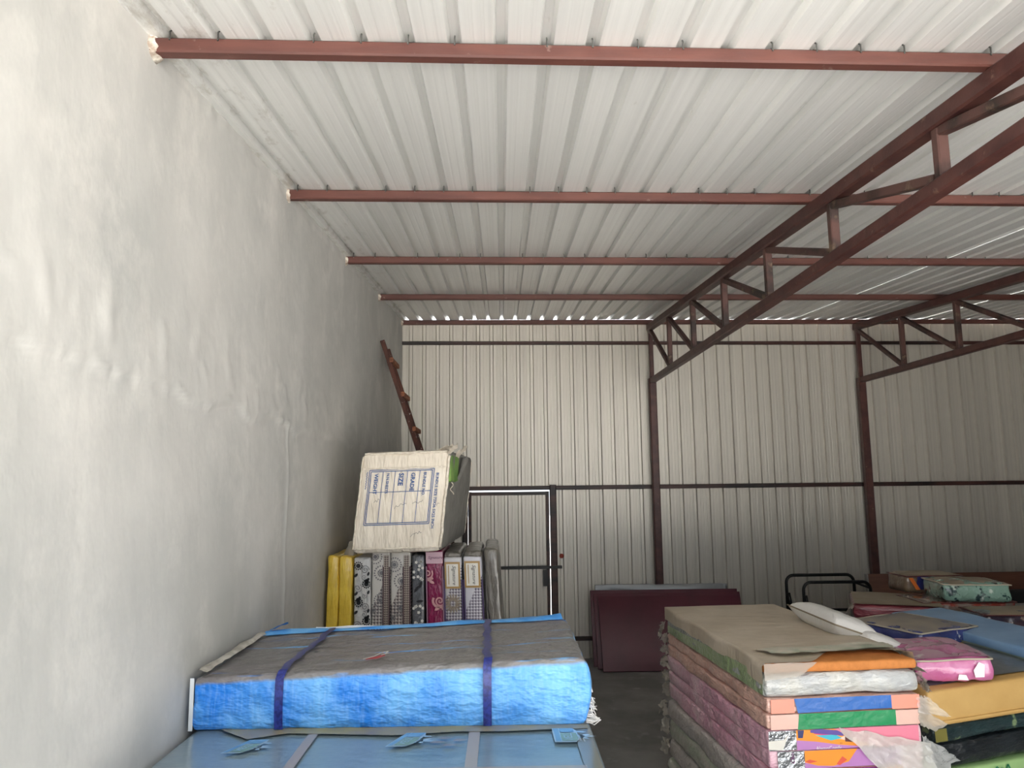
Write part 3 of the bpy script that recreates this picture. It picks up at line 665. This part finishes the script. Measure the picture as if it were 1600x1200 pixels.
for k, (nm, z0, z1, mm) in enumerate(layers):
    w, dp, h = SW, SL, z1-z0; ox = {'g1':-.03,'g2':-.015,'g3':-.02,'g4':-.04,'g5':-.02}.get(nm, random.uniform(-.006,.006)); oy = 0
    rr = .018 if nm.startswith('p') or nm == 'orange' else .045
    me = softbox(w+(.02 if nm == 'white' else 0), dp, h, rr, .045, 60+k, .003 if nm == 'orange' else (.009 if not nm.startswith('p') else .005), 5, (1,1,2), sag(k) if nm[0] in 'gp' else None)
    if nm == 'orange': mm = plain('orange_foam', '#c97f3f', .75, col2='#bd7638', ns=30)
    o = link('stacked_mattress', me, mm, None, (SCX+ox, SCY+oy, z0)); o.rotation_euler = (0, 0, SYAW); tag(o, labs[nm], 'mattress', 'mattresses in the near right stack'); S1[nm] = (o, w, dp, h)
def patch(name, parent, a, b, c, d_, m, nu=14, nv=10, amp=.012, sc=6, seed=0, off=(0,0,0)):
    a, b, c, d_ = map(Vector, (a, b, c, d_))
    return MB().grid(lambda u, v: (a.lerp(b, u)).lerp(d_.lerp(c, u), v)+Vector((amp*nz(u*1.3,v*1.3,1,sc,seed), amp*nz(u*1.3,v*1.3,2,sc,seed+3), amp*nz(u*1.3,v*1.3,3,sc,seed+6)))+Vector(off), nu, nv).build(name, m, parent, True)
# film cover over the orange foam
o, w, dp, h = S1['orange']
cover = M('dusty_film_cover', '#c4b6a3', .5, alpha=1, col2='#b8a994', ns=3, bump=.6, bs=5, bst=(.7,3,1), bd=.02, spec=.5)
def cov(u, v):
    s = u*(w+.10+.05)-.10                     # arc across: left drop, top, right edge
    e = max(0, min(1, (s/w-.27)/.25)); e = e*e*(3-2*e); e2 = max(0, min(1, (1.0-s/w)/.25)); y0 = -dp/2-.012+.17*e*(.35+.65*e2)
    y1 = dp/2+.03; y = y0+(y1-y0)*v
    if s < 0: x = -w/2-.012+.01*math.sin(y*9); z = h+.004+s*(.95+.25*nz(0,y,0,3,2))
    elif s > w: x = w/2+.008+(s-w)*.5; z = h+.004-(s-w)
    else: x = -w/2-.008+s*(1+.02/w); z = h+.005+.004*abs(nz(x*.7,y*2.2,0,3,1))+(.018*e*math.exp(-(y-y0)/.12)*(1+nz(x,0,0,7,3)))
    return (x, y, max(z, h+.004) if 0 <= s <= w else z)
MB().grid(cov, 60, 70).build('film_cover', cover, o, True)
patch('film_front_drop', o, (-w/2-.012,-dp/2-.014,h+.004), (-w/2+.30,-dp/2-.014,h+.004), (-w/2+.20,-dp/2-.02,-.01), (-w/2-.012,-dp/2-.02,-.03), mat['film_dense'], 12, 6, .004)
patch('film_fold', o, (-w/2+.14,-dp/2+.07,h+.032), (w/2-.03,-dp/2+.15,h+.04), (w/2+.0,-dp/2+.34,h+.022), (-w/2+.05,-dp/2+.28,h+.02), plain('pale_film_fold','#cfc4b4',.4,col2='#a9b09b',ns=7,bump=.4,bs=14), 26, 8, .012, 5)
patch('film_corner', o, (w/2-.05,-dp/2+.13,h+.02), (w/2+.05,-dp/2-.01,-.02), (w/2+.05,-dp/2+.12,-.04), (w/2+.02,-dp/2+.28,h+.01), plain('pale_film_fold','#b9ad9b',.4), 10, 8, .008)
# side drop of the green-sided mattress and loose film ends
o, w, dp, h = S1['white']
MB().grid(lambda u, v: (-w/2-.014-.006*nz(0,u*4,v,2,1), -dp/2+.02+u*1.75, .012+.115*v*(1-.55*u)), 40, 6).build('green_side', wrap('pale_green_side', '#93a676', '#a3ad8a', ns=4), o, True)
for k, (x, y, z, L) in enumerate([(-w/2-.03, dp/2-.01, .03, .09), (w/2, -dp/2+.02, .05, .09)]):
    patch('film_end', o, (x,y-.05,z+.06), (x,y+.05,z+.05), (x+(-.03 if k == 0 else .06),y+.05,z-.04), (x+(-.05 if k == 0 else .05),y-.06,z-.05), mat['film_dense'], 8, 8, .03, 5, k)
def fpan(key, polys, m, name, off=.0, par=None):
    o, w, dp, h = S1[key]
    return prt(name, par or o, [[(u, v) for u, v in P] for P in polys], m, lambda u, v: (-w/2+u*w, -dp/2-.008-off, v*h))
def cuts(u0, u1, v0, v1, n=1): return [rect(u0, u1, v0, v1)]
blu = plain('label_blue','#1d63b4',.3,coat=.6,bump=.5,bs=14,bd=.01); grn = plain('label_green','#0b8a52',.3,coat=.6,bump=.5,bs=14,bd=.01); silver = M('silver_foil','#a8abae',.25,.75,bump=.9,bs=26,bd=.02)
fpan('peach_blue', [rect(.02,.17,.04,.96)], peachb, 'peach_end'); fpan('peach_blue', [[(.17,.98),(.82,.98),(.84,.12),(.62,.1),(.19,.02)]], blu, 'blue_label', .001); fpan('peach_blue', [rect(.80,.985,.05,.97)], peachb, 'peach_end', .002)
fpan('peach_green', [rect(.02,.2,.05,.95)], plain('pale_peach_film','#dfb7a8',.3,coat=.5,bump=.5,bs=20), 'film_end_panel'); fpan('peach_green', [[(.19,.0),(.205,.97),(.83,1.0),(.83,.06)]], grn, 'green_label', .001); fpan('peach_green', [rect(.83,.985,.05,.95)], plain('pale_peach_film','#dfb7a8',.3), 'film_end_panel', .001)
oran = plain('label_orange','#ee9122',.35,coat=.5); lil = plain('label_lilac','#b57ab8',.35,coat=.5); plum = plain('label_plum','#6e2566',.35,coat=.5); nav = plain('label_navy','#262c63',.35,coat=.5); redo = plain('label_red','#d9523a',.35,coat=.5); viol = plain('label_violet','#584394',.35,coat=.5); teal = plain('label_teal','#3bb2c4',.35,coat=.5); skin = plain('label_skin','#e8c7b4',.4,coat=.5); hair = plain('label_brown','#5c2622',.4); lime = plain('label_lime','#7fc62b',.35); mag = plain('label_magenta','#c02f86',.35)
fpan('pink1', [rect(.005,.18,.03,.97)], silver, 'silver_label'); fpan('pink1', [[(.0,.1),(.0,.5),(.10,.55),(.13,.8),(.09,.05)]], paper, 'paper_slip', .002)
pic = fpan('pink1', [rect(.18,.80,.02,.98)], oran, 'picture_label', .001)
for P, m in (([(.18,.02),(.18,.5),(.30,.4),(.45,.2),(.6,.08),(.80,.1),(.80,.02)], lil), ([(.55,.02),(.66,.1),(.74,.3),(.80,.28),(.80,.02)], plum), ([(.19,.6),(.19,.97),(.23,.97),(.22,.6)], nav), ([(.27,.97),(.27,.84),(.48,.62),(.49,.86),(.33,1.)], viol), ([(.29,.78),(.40,.62),(.40,.72),(.30,.86)], mag), ([(.30,.7),(.40,.42),(.47,.52),(.43,.7)], teal), ([(.44,.5),(.49,.62),(.55,.6),(.55,.46),(.5,.4)], skin), ([(.49,.34),(.49,.6),(.54,.56),(.54,.3)], hair)):
    fpan('pink1', [P], m, 'picture_shape', .002+.0005*random.random(), pic)
T = [[(.455+u*1.1, .24+v*1.1*10) for u, v in P] for P in text_polys('z z', .012)]; fpan('pink1', T, ink, 'picture_lettering', .004, pic)
T = [[(.30+u*1.12, -.02+v*10.5) for u, v in P] for P in text_polys('AlwaysComfy', .026)]; T = clip(T, 0, 1, .03, 1); fpan('pink1', T, white_ink, 'picture_lettering', .004, pic)
fpan('pink2', [rect(.05,.22,.02,.97)], silver, 'silver_label')
pic = fpan('pink2', [rect(.22,.84,.02,.98)], lil, 'picture_label', .001)
for P, m in (([(.22,.97),(.22,.35),(.30,.15),(.40,.1),(.5,.3),(.56,.97)], oran), ([(.22,.4),(.25,.3),(.30,.38),(.25,.5)], redo), ([(.42,.2),(.44,.12),(.49,.4),(.46,.6)], redo), ([(.33,.4),(.44,.5),(.54,.93),(.44,.85),(.40,.55)], lime), ([(.22,1.0),(.84,1.0),(.84,.90),(.5,.97)], plum)):
    fpan('pink2', [P], m, 'picture_shape', .002+.0005*random.random(), pic)
T = [[(.155-v*1.2, .28+u*10.6) for u, v in P] for P in text_polys('Chin', .03, 'LEFT', .4)]; fpan('pink2', T, plum, 'label_lettering', .003)
fpan('pink3', [rect(.05,.20,.02,.97)], silver, 'silver_label')
pic = fpan('pink3', [rect(.20,.85,.02,.98)], oran, 'picture_label', .001)
for P, m in (([(.20,.97),(.28,.97),(.42,.5),(.20,.75)], redo), ([(.20,.97),(.48,.97),(.58,.3),(.5,.1),(.42,.55)], nav), ([(.48,.97),(.85,.98),(.7,.9),(.56,.75)], plum), ([(.60,.3),(.60,.6),(.66,.7),(.70,.3)], skin), ([(.61,.62),(.63,.8),(.67,.75),(.66,.6)], hair), ([(.70,.25),(.70,.62),(.76,.62),(.80,.2)], teal)):
    fpan('pink3', [P], m, 'picture_shape', .002+.0005*random.random(), pic)
T = [[(.69+u*1.1, .8+v*10) for u, v in P] for P in text_polys('z z', .012)]; fpan('pink3', T, ink, 'picture_lettering', .004, pic)
# loose film hanging over the right of the front
o, w, dp, h = S1['peach_green']
patch('film_flap', o, (w/2-.50,-dp/2-.02,.005), (w/2+.02,-dp/2-.03,-.085), (w/2+.06,-dp/2-.05,-.33), (w/2-.17,-dp/2-.05,-.33), M('milky_hanging_film','#d6d3cb',.2,alpha=.62,spec=.8,bump=.9,bs=12,bd=.02), 24, 16, .016, 5, 3)
patch('film_flap', o, (w/2-.02,-dp/2-.01,.08), (w/2+.15,-dp/2-.03,-.0), (w/2+.06,-dp/2-.03,-.03), (w/2-.02,-dp/2-.02,-.0), mat['film_dense'], 8, 8, .01, 5, 4)
fpan('pink1', [[(.42,1.0),(.97,1.0),(.97,.05),(.70,.0),(.55,.45)]], plain('bright_pink','#e07f95',.3,coat=.6), 'bright_pink_end', .005)
o, w, dp, h = S1['peach_blue']
patch('film_flap', o, (w/2-.03,-dp/2-.01,h*.95), (w/2+.03,-dp/2-.015,h*.8), (w/2+.16,-dp/2-.03,-.05), (w/2-.03,-dp/2-.02,-.02), mat['film'], 10, 10, .01, 5, 5)
o, w, dp, h = S1['pink2']
patch('film_flap', o, (w/2-.02,-dp/2-.01,h*1.6), (w/2+.04,-dp/2-.03,h*1.2), (w/2+.17,-dp/2-.05,.02), (w/2-.02,-dp/2-.05,-.08), mat['film'], 10, 12, .02, 5, 6)
for nm in ('peach_blue','peach_green','pink1','pink2','pink3','g1','g2','g3'):
    o, w, dp, h = S1[nm]
    patch('film_end', o, (-w/2+.0,dp/2-.03,h*.9), (-w/2-.02,dp/2+.05,h*.8), (-w/2-.05,dp/2+.04,h*.2), (-w/2-.015,dp/2-.06,h*.1), mat['film_dense'], 7, 7, .03, 5, len(nm)+ord(nm[-1]))

# white pillows on the near stack's right edge
def pillow(name, label, w, d_, h, loc, rot, m):
    def pf(u, v, s): 
        x, y = u*2-1, v*2-1; e = max(0, (1-x**4)*(1-y**4)); k = 1-.10*(x*x*(1-y*y)+y*y*(1-x*x))
        return Vector((x*w/2*(1-.06*(1-y*y)), y*d_/2*(1-.06*(1-x*x)), s*h/2*e**.55+.006*nz(x*3,y*3,s,1.5,2)*e))
    mb = MB().grid(lambda u, v: pf(u, v, 1), 26, 26).grid(lambda u, v: pf(1-u, v, -1), 26, 26)
    o = mb.build(name, m, None, True); o.location = loc; o.rotation_euler = rot; tag(o, label, 'pillow', 'white pillows')
    pts = [pf(u, 0, 1) for u in [i/20 for i in range(20)]]+[pf(1, v, 1) for v in [i/20 for i in range(20)]]+[pf(1-u, 1, 1) for u in [i/20 for i in range(20)]]+[pf(0, 1-v, 1) for v in [i/20 for i in range(20)]]
    MB().tube(pts, .006, 6, True).build('piping', plain('pillow_piping','#8d7f6a',.6), o, True); return o
pw = M('white_pillow_cover', '#dedbd6', .35, bump=.5, bs=16, bst=(1,3,1), bd=.012, coat=.3)
pillow('pillow', 'plump white piped pillow lying on the edge of the near stack', .36, .64, .16, (2.275, 5.22, 1.512), (.035, .34, .10), pw)
pillow('pillow', 'white striped pillow mostly hidden below the plump one', .34, .46, .13, (2.44, 5.08, 1.42), (.0, .35, .16), pw)

# second stack, behind the film corner
random.seed(21)
tilt = (0, -.05, .14)
def lay(name, label, cx_, cy_, z0, w, d_, h, m, r=.03, seed=0, amp=.004, rz=.19, tl=-.06, fn=None, cat='mattress', group=None, seg=.06):
    o = link(name, softbox(w, d_, h, r, seg, seed, amp, 4, (1,1,1), fn), m, None, (cx_, cy_, z0)); o.rotation_euler = (0, tl, rz); tag(o, label, cat, group); return o
G2 = 'mattresses in the stack at the right picture edge'
tanf = plain('tan_foam_cover', '#c19c5e', .6, col2='#b48f52', ns=3, bump=.2, bs=40); dkgreen = wrap('dark_green_leafy', '#1d2c2e', '#25393a', ns=4, col3='#6d7f5c', ns3=7, con3=(.62,.66)); blk = wrap('black_film', '#15191c', '#22272a'); ltg = plain('light_green_cover', '#8fb074', .5, coat=.3); blu2 = plain('slate_blue_cover', '#4a6386', .5, coat=.3)
CX, CY = 3.26, 5.06
def z2(z): return z
o = lay('stacked_mattress', 'tan foam-covered mattress on top of the stack at the right picture edge', CX, CY, 1.115, 1.80, .92, .20, tanf, .025, 1, .004, group=G2)
MB().grid(lambda u, v: (-.82+1.55*u+.02*nz(u*4,v*4,0,1,1), -.38+.7*v, .206+.006*nz(u*5,v*5,0,1,2)), 24, 14).build('grey_film_sheet', plain('slate_film','#5c5f61',.3,col2='#4b4f52',ns=4,coat=.5,bump=.5,bs=6,bd=.02), o, True)
MB().tube([(-.9,-.462,.02),(0,-.466,.02),(.9,-.462,.02)], .012, 6).build('piping', tanf, o)
o = lay('stacked_mattress', 'dark green leafy mattress right under the tan one', CX+.02, CY+.02, 1.02, 1.78, .92, .095, dkgreen, .03, 2, .008, group=G2)
MB().grid(lambda u, v: (-.895+.08*u, -.468, .01+.07*v), 3, 3).build('olive_end', plain('olive_cloth','#6f682a',.6), o)
o = lay('stacked_mattress', 'black film-wrapped mattress below the dark green one', CX+.03, CY+.02, .87, 1.78, .93, .15, blk, .05, 3, .01, group=G2)
o = lay('stacked_mattress', 'light green mattress with dark green lettering below the black one', CX+.04, CY+.01, .79, 1.76, .92, .078, ltg, .02, 4, .003, group=G2)
T = strip([(-.72+.008*i, .04+.016*math.sin(i*1.35)+.008*math.sin(i*.6)) for i in range(38)], .009)+strip([(-.72,.05),(-.69,.012)], .012)+strip([(-.50,.05),(-.475,.01)], .012)
prt('mattress_lettering', o, T, plain('dark_green_ink','#1b6a45',.5), lambda u, v: (u, -.468, v))
o = lay('stacked_mattress', 'thin slate-blue mattress below the light green one', CX+.04, CY+.01, .75, 1.76, .92, .038, blu2, .015, 5, .002, group=G2)
o = lay('stacked_mattress', 'dark mattress with green and white packaging at the right lower picture edge', CX+.03, CY+.01, .605, 1.76, .93, .143, M('dark_print_film','#2a282e',.3,coat=.5,col2='#4a4450',ns=4), .03, 6, .006, group=G2)
prt('green_panel', o, [rect(-.80,-.52,.02,.138)], plain('bright_green_print','#2c9c39',.35,coat=.5), lambda u, v: (u, -.477, v)); prt('white_band', o, strip([(-.78,.138),(-.56,.05)], .02)+[[(-.76,.10),(-.6,.04),(-.76,.02)]], plain('pale_mint','#b9d8d0',.4), lambda u, v: (u, -.479, v)); prt('picture_print', o, [disc(-.33,.07,.045,12), disc(-.36,.05,.04,8)], plain('print_coral','#c86a62',.4), lambda u, v: (u, -.479, v))
for k, (z0, h, c) in enumerate([(.45,.15,'#6f7d86'),(.31,.138,'#8a7f74'),(FLOOR,.138,'#777d70')]):
    lay('stacked_mattress', ['blue-grey film-wrapped mattress, third from the floor in the right edge stack', 'brownish film-wrapped mattress, second from the floor in the right edge stack', 'film-wrapped mattress on the floor under the right edge stack'][k], CX+.03, CY+.02, z0, 1.76, .93, h-.004, wrap('low_film_%d' % k, c), .04, 7+k, .008, tl=0, group=G2)

# bags on and behind the second stack
def bag(name, label, w, d_, h, loc, rz, m, top=None, pip=None, seed=0, amp=.012, tl=(0,0), r=.035, group='clear bags of bedding'):
    o = link(name, softbox(w, d_, h, r, .025, seed, amp, 9, (1,1,1), bulge=.012), m, None, loc); o.rotation_euler = (tl[0], tl[1], rz); tag(o, label, 'bag', group)
    if top:
        MB().grid(lambda u, v: (-w/2+.015+u*(w-.03), -d_/2+.012+v*(d_-.024), h+.008+.012*(1-(2*u-1)**2)*(1-(2*v-1)**2)+.004*nz(u*4,v*4,0,1,seed)-.012*max(abs(2*u-1),abs(2*v-1))**8), 16, 14).build('top_panel', top, o, True)
    if pip:
        pts = []
        for (a, b) in (((-1,-1),(1,-1)),((1,-1),(1,1)),((1,1),(-1,1)),((-1,1),(-1,-1))):
            for i in range(10): pts.append(((a[0]+(b[0]-a[0])*i/10)*(w/2-.002), (a[1]+(b[1]-a[1])*i/10)*(d_/2-.002), h-.008+.006*nz(i*.3,a[0],a[1],1,seed)))
        MB().tube(pts, .006, 6, True).build('piping', pip, o, True)
    return o
tanp = plain('dusty_tan_panel', '#8f816e', .6, col2='#837661', ns=5, bump=.3, bs=12); pipe_r = plain('dark_red_piping', '#5a2a28', .4); pipe_c = plain('cream_piping', '#b5ab98', .5)
pk = M('pink_bedding_in_film', '#b9608f', .25, coat=.8, col2='#c878a2', ns=4, col3='#e6d3da', ns3=7, con3=(.66,.69), bump=.7, bs=12, bd=.02)
o = bag('bedding_bag', 'clear bag of bright pink patterned bedding on the tan mattress', .44, .56, .135, (2.715, 4.80, 1.29), -.12, pk, None, pipe_c, 5, .012, (0,-.05))
MB().grid(lambda u, v: (-.21+.42*u, -.27+.54*v, .142+.012*nz(u*4,v*4,0,1,3)), 16, 14).build('top_panel', M('dusty_pink_film','#b98ca0',.35,coat=.5,col2='#ad7f93',ns=5,col3='#d0c6c2',ns3=9,con3=(.64,.69)), o, True)
prt('white_motif', o, [[(.10,.03),(.15,.03),(.16,.10),(.13,.115),(.095,.07)], [(.0,.02),(.06,.015),(.05,.045),(.01,.05)]], plain('white_cloth_print','#e9e2e2',.4,coat=.6), lambda u, v: (u, -.302, v))
o = bag('bedding_bag', 'bag of navy bedding with a dusty grey-tan top, behind the pink bag', .62, .62, .135, (3.06, 5.68, 1.285), .43, M('navy_bedding_in_film','#2a3263',.25,coat=.8,col2='#39427a',ns=6,col3='#c5c2c0',ns3=9,con3=(.68,.71),bump=.6,bs=14,bd=.015), plain('grey_tan_panel','#93887a',.55,col2='#7e7872',ns=4), pipe_c, 7, .008, (.0,.0))
# pale blue foam slab
bs_ = plain('pale_blue_cover', '#7fa0c2', .5, col2='#6d90b5', ns=3, bump=.3, bs=8, coat=.15)
o = lay('foam_slab', 'long pale blue foam slab lying across the stacks at the right', 3.555, 5.24, 1.325, .46, 2.05, .085, bs_, .02, 9, .006, rz=.13, tl=-.07)
MB().grid(lambda u, v: (-.242-.01*v, -1.0+2.0*u, .012+.02*v+.006*nz(u*8,v,0,1,2)), 30, 3).build('lower_fold', plain('greenish_film','#8d9a8c',.35,coat=.4), o, True)
# stacks behind (supporting the bags)
G3 = 'mattresses in the rear right stacks'
def pile(xs, ys, zs, cols, labels, grp, rz=0):
    for k, (a, b) in enumerate(zip(zs, zs[1:])):
        o = link('rear_mattress', softbox(xs[1]-xs[0], ys[1]-ys[0], b-a-.004, .04, .09, 80+k+int(xs[0]*9), .006, 4), cols[k], None, ((xs[0]+xs[1])/2+.01*(k % 2), (ys[0]+ys[1])/2, a)); o.rotation_euler = (0, 0, rz); tag(o, labels[k], 'mattress', grp)
    return o
redw = wrap('red_in_film', '#86353f', '#75303a', ns=4); f1 = wrap('dull_film_a', '#6d675d', '#5c574f'); f2 = wrap('dull_film_b', '#5f6a66', '#56605c')
o = pile((2.52, 3.30), (5.56, 6.55), [FLOOR, .45, .70, .92, 1.12, 1.275], [f1, f2, f1, f2, f1], ['dull film-wrapped mattress on the floor behind the pink bag\'s stack', 'dull film-wrapped mattress second from the floor, behind the pink bag\'s stack', 'dull film-wrapped mattress in the middle behind the pink bag\'s stack', 'dull film-wrapped mattress fourth from the floor, behind the pink bag\'s stack', 'dull tan-topped mattress that the navy bag lies on'], G3)
o = pile((3.23, 3.97), (6.54, 7.34), [FLOOR, .5, .82, 1.12, 1.255, 1.385], [f2, f1, f2, f1, redw], ['film-wrapped mattress on the floor under the red mattress', 'film-wrapped mattress second from the floor under the red mattress', 'film-wrapped mattress third from the floor under the red mattress', 'film-wrapped mattress right beneath the red mattress', 'red-sided mattress with a tan top, left of the clear bags'], G3, -.40)
MB().grid(lambda u, v: (-.35+.70*u, -.38+.76*v, .134+.006*nz(u*4,v*4,0,1,1)), 14, 14).build('top_panel', tanp, o, True)
patch('film_end', o, (-.36,-.4,.11), (-.36,-.25,.12), (-.41,-.25,.03), (-.44,-.42,.02), mat['film_dense'], 8, 8, .02, 5, 2)
o = pile((4.02, 5.6), (6.06, 7.5), [FLOOR, .45, .75, 1.02, 1.25], [f1, f2, f1, f2], ['film-wrapped mattress on the floor under the clear bags', 'film-wrapped mattress second from the floor under the clear bags', 'film-wrapped mattress third from the floor under the clear bags', 'film-wrapped mattress on which the clear bags lie'], G3)
bag('bedding_bag', 'long flat bag with dark red piping, nearest of the far bags at the right edge', .95, .42, .13, (4.42, 6.32, 1.25), -.06, M('dark_plum_bedding','#3a2226',.3,coat=.7,col2='#232640',ns=5,col3='#9a8578',ns3=8,con3=(.66,.7),bump=.6,bs=14,bd=.02), tanp, pipe_r, 11, .01)
bag('bedding_bag', 'flat clear bag with red piping lying under the green and orange bags', .82, .48, .145, (4.14, 6.90, 1.25), .0, M('clear_bag_red','#7c6a60',.25,coat=.8,col2='#8c3a2e',ns=5,con=(.52,.6),col3='#c9c4bb',ns3=9,con3=(.66,.7),bump=.8,bs=16,bd=.02), None, pipe_r, 12, .014)
bag('bedding_bag', 'bag of pale green leafy bedding lying on the flat clear bag', .56, .48, .155, (4.22, 6.86, 1.400), -.14, M('green_leaf_bedding','#7f9f90',.25,coat=.8,col2='#20393a',ns=14,con=(.56,.62),col3='#c2cfc4',ns3=8,con3=(.6,.66),bump=.8,bs=14,bd=.025), tanp, pipe_c, 13, .012)
o = bag('bedding_bag', 'brown-topped bag with an orange and navy picture, left behind the green bag', .56, .34, .16, (4.12, 7.34, 1.405), .03, M('brown_bedding','#7d6a55',.3,coat=.7,col2='#6a5545',ns=6,bump=.6,bs=14,bd=.02), tanp, pipe_r, 14, .01)
prt('picture_print', o, [[(-.20,.03),(-.08,.03),(-.06,.15),(-.18,.15)]], plain('print_navy','#2b2f66',.3,coat=.6), lambda u, v: (u, -.19, v)); prt('picture_print', o, [[(-.265,.14),(-.225,.14),(-.16,.03),(-.20,.03)]], plain('print_orange','#cf6a2a',.3,coat=.6), lambda u, v: (u, -.192, v))
# boards and frames at the back
mar = plain('maroon_board', '#5a1f2e', .45, col2='#4c1a27', ns=2)
for k, (x0, x1, yb_, yt, hgt, lab) in enumerate([(1.13, 3.05, 9.62, 9.86, .90, 'maroon board leaning on the back wall, the rear one of three'), (1.15, 3.05, 9.50, 9.80, .87, 'maroon board leaning on the back wall, middle one of three'), (1.18, 3.0, 9.36, 9.72, .84, 'maroon board leaning on the back wall, frontmost of three')]):
    dy, L = yt-yb_, hgt; a = math.atan2(dy, L); ln_ = math.hypot(dy, L)
    o = link('leaning_board', softbox(x1-x0, .03, ln_, .006, .4, k, .0), mar, None, ((x0+x1)/2+.015*k, yb_, FLOOR+.005)); o.rotation_euler = (-a, 0, 0); tag(o, lab, 'board', 'maroon boards')
    if k == 0:
        pass
o = link('plastic_sheet', softbox(1.75, .012, .97, .004, .05, 3, .008, 4), M('grey_plastic_sheet','#8a8d90',.2,alpha=.75,spec=.7,bump=.5,bs=6), None, (2.08, 9.80, FLOOR+.005)); o.rotation_euler = (-.14, 0, .0); tag(o, 'grey clear plastic sheet standing behind the maroon boards', 'plastic sheet')
bf_ = empty('folding_bed_frame', (3.92, 9.05, FLOOR)); tag(bf_, 'black tubular folding bed frame standing by the back wall', 'bed frame')
def hoop(x0, x1, z0, z1, y, r=.09):
    pts = [(x0, y, z0), (x0, y, z1-r)]
    for i in range(1, 6): a = math.pi/2*i/6; pts.append((x0+r-r*math.cos(a), y, z1-r+r*math.sin(a)))
    pts += [(x0+r, y, z1), (x1-r, y, z1)]
    for i in range(1, 6): a = math.pi/2*i/6; pts.append((x1-r+r*math.sin(a), y, z1-r+r*math.cos(a)))
    return pts + [(x1, y, z1-r), (x1, y, z0)]
MB().tube(hoop(-.47, .36, 0, 1.155, .12), .019, 8).build('rear_hoop', mat['black_steel'], bf_, True)
MB().tube(hoop(-.36, .44, 0, 1.10, -.12), .019, 8).build('front_hoop', mat['black_steel'], bf_, True)
for x, y in ((-.455,.1),(-.34,-.13),(.32,.1),(.42,-.13)): MB().tube([(x+.012,y,0),(x+.01,y,.85),(x-.005,y,.95)], .024, 8).build('sleeve', mat['black_steel'], bf_, True)
MB().tube([(-.45,.12,.74),(.36,.12,.74)], .018, 8).build('cross_bar', mat['black_steel'], bf_, True); MB().tube([(.34,.12,1.07),(.43,-.12,1.03)], .014, 8).build('side_link', mat['black_steel'], bf_, True)
MB().tube([(-.36,-.12,.35),(.44,-.12,.35)], .018, 8).build('cross_bar', mat['black_steel'], bf_, True)
o = link('plywood_board', softbox(2.9, .05, 1.12, .004, .5, 1, 0), plain('brown_plywood','#6a4330',.55,col2='#5a3626',ns=3,st=(.5,3,6)), None, (6.05, 9.45, FLOOR)); o.rotation_euler = (-.07,0,.03); tag(o, 'brown plywood bed board standing behind the far bags', 'board')
MB().box((-1.47,-.03,0),(-1.45,.03,1.12)).build('pale_edge', plain('pale_edge','#8f8c86',.6), o)
o = link('black_mattress', softbox(1.6, .2, .96, .03, .2, 2, .004), plain('black_cloth','#141414',.8), None, (6.75, 9.05, FLOOR)); o.rotation_euler = (-.08,0,0); tag(o, 'black mattress standing in front of the brown plywood at the right edge', 'mattress')

o = MB().tube([(1.62,7.45,FLOOR+.006),(1.70,7.40,FLOOR+.008),(1.80,7.41,FLOOR+.006)], [.006,.008,.005], 5).build('twig', plain('twig_bark','#2b211b',.9)); tag(o, 'thin dark twig lying on the bare concrete floor', 'twig')
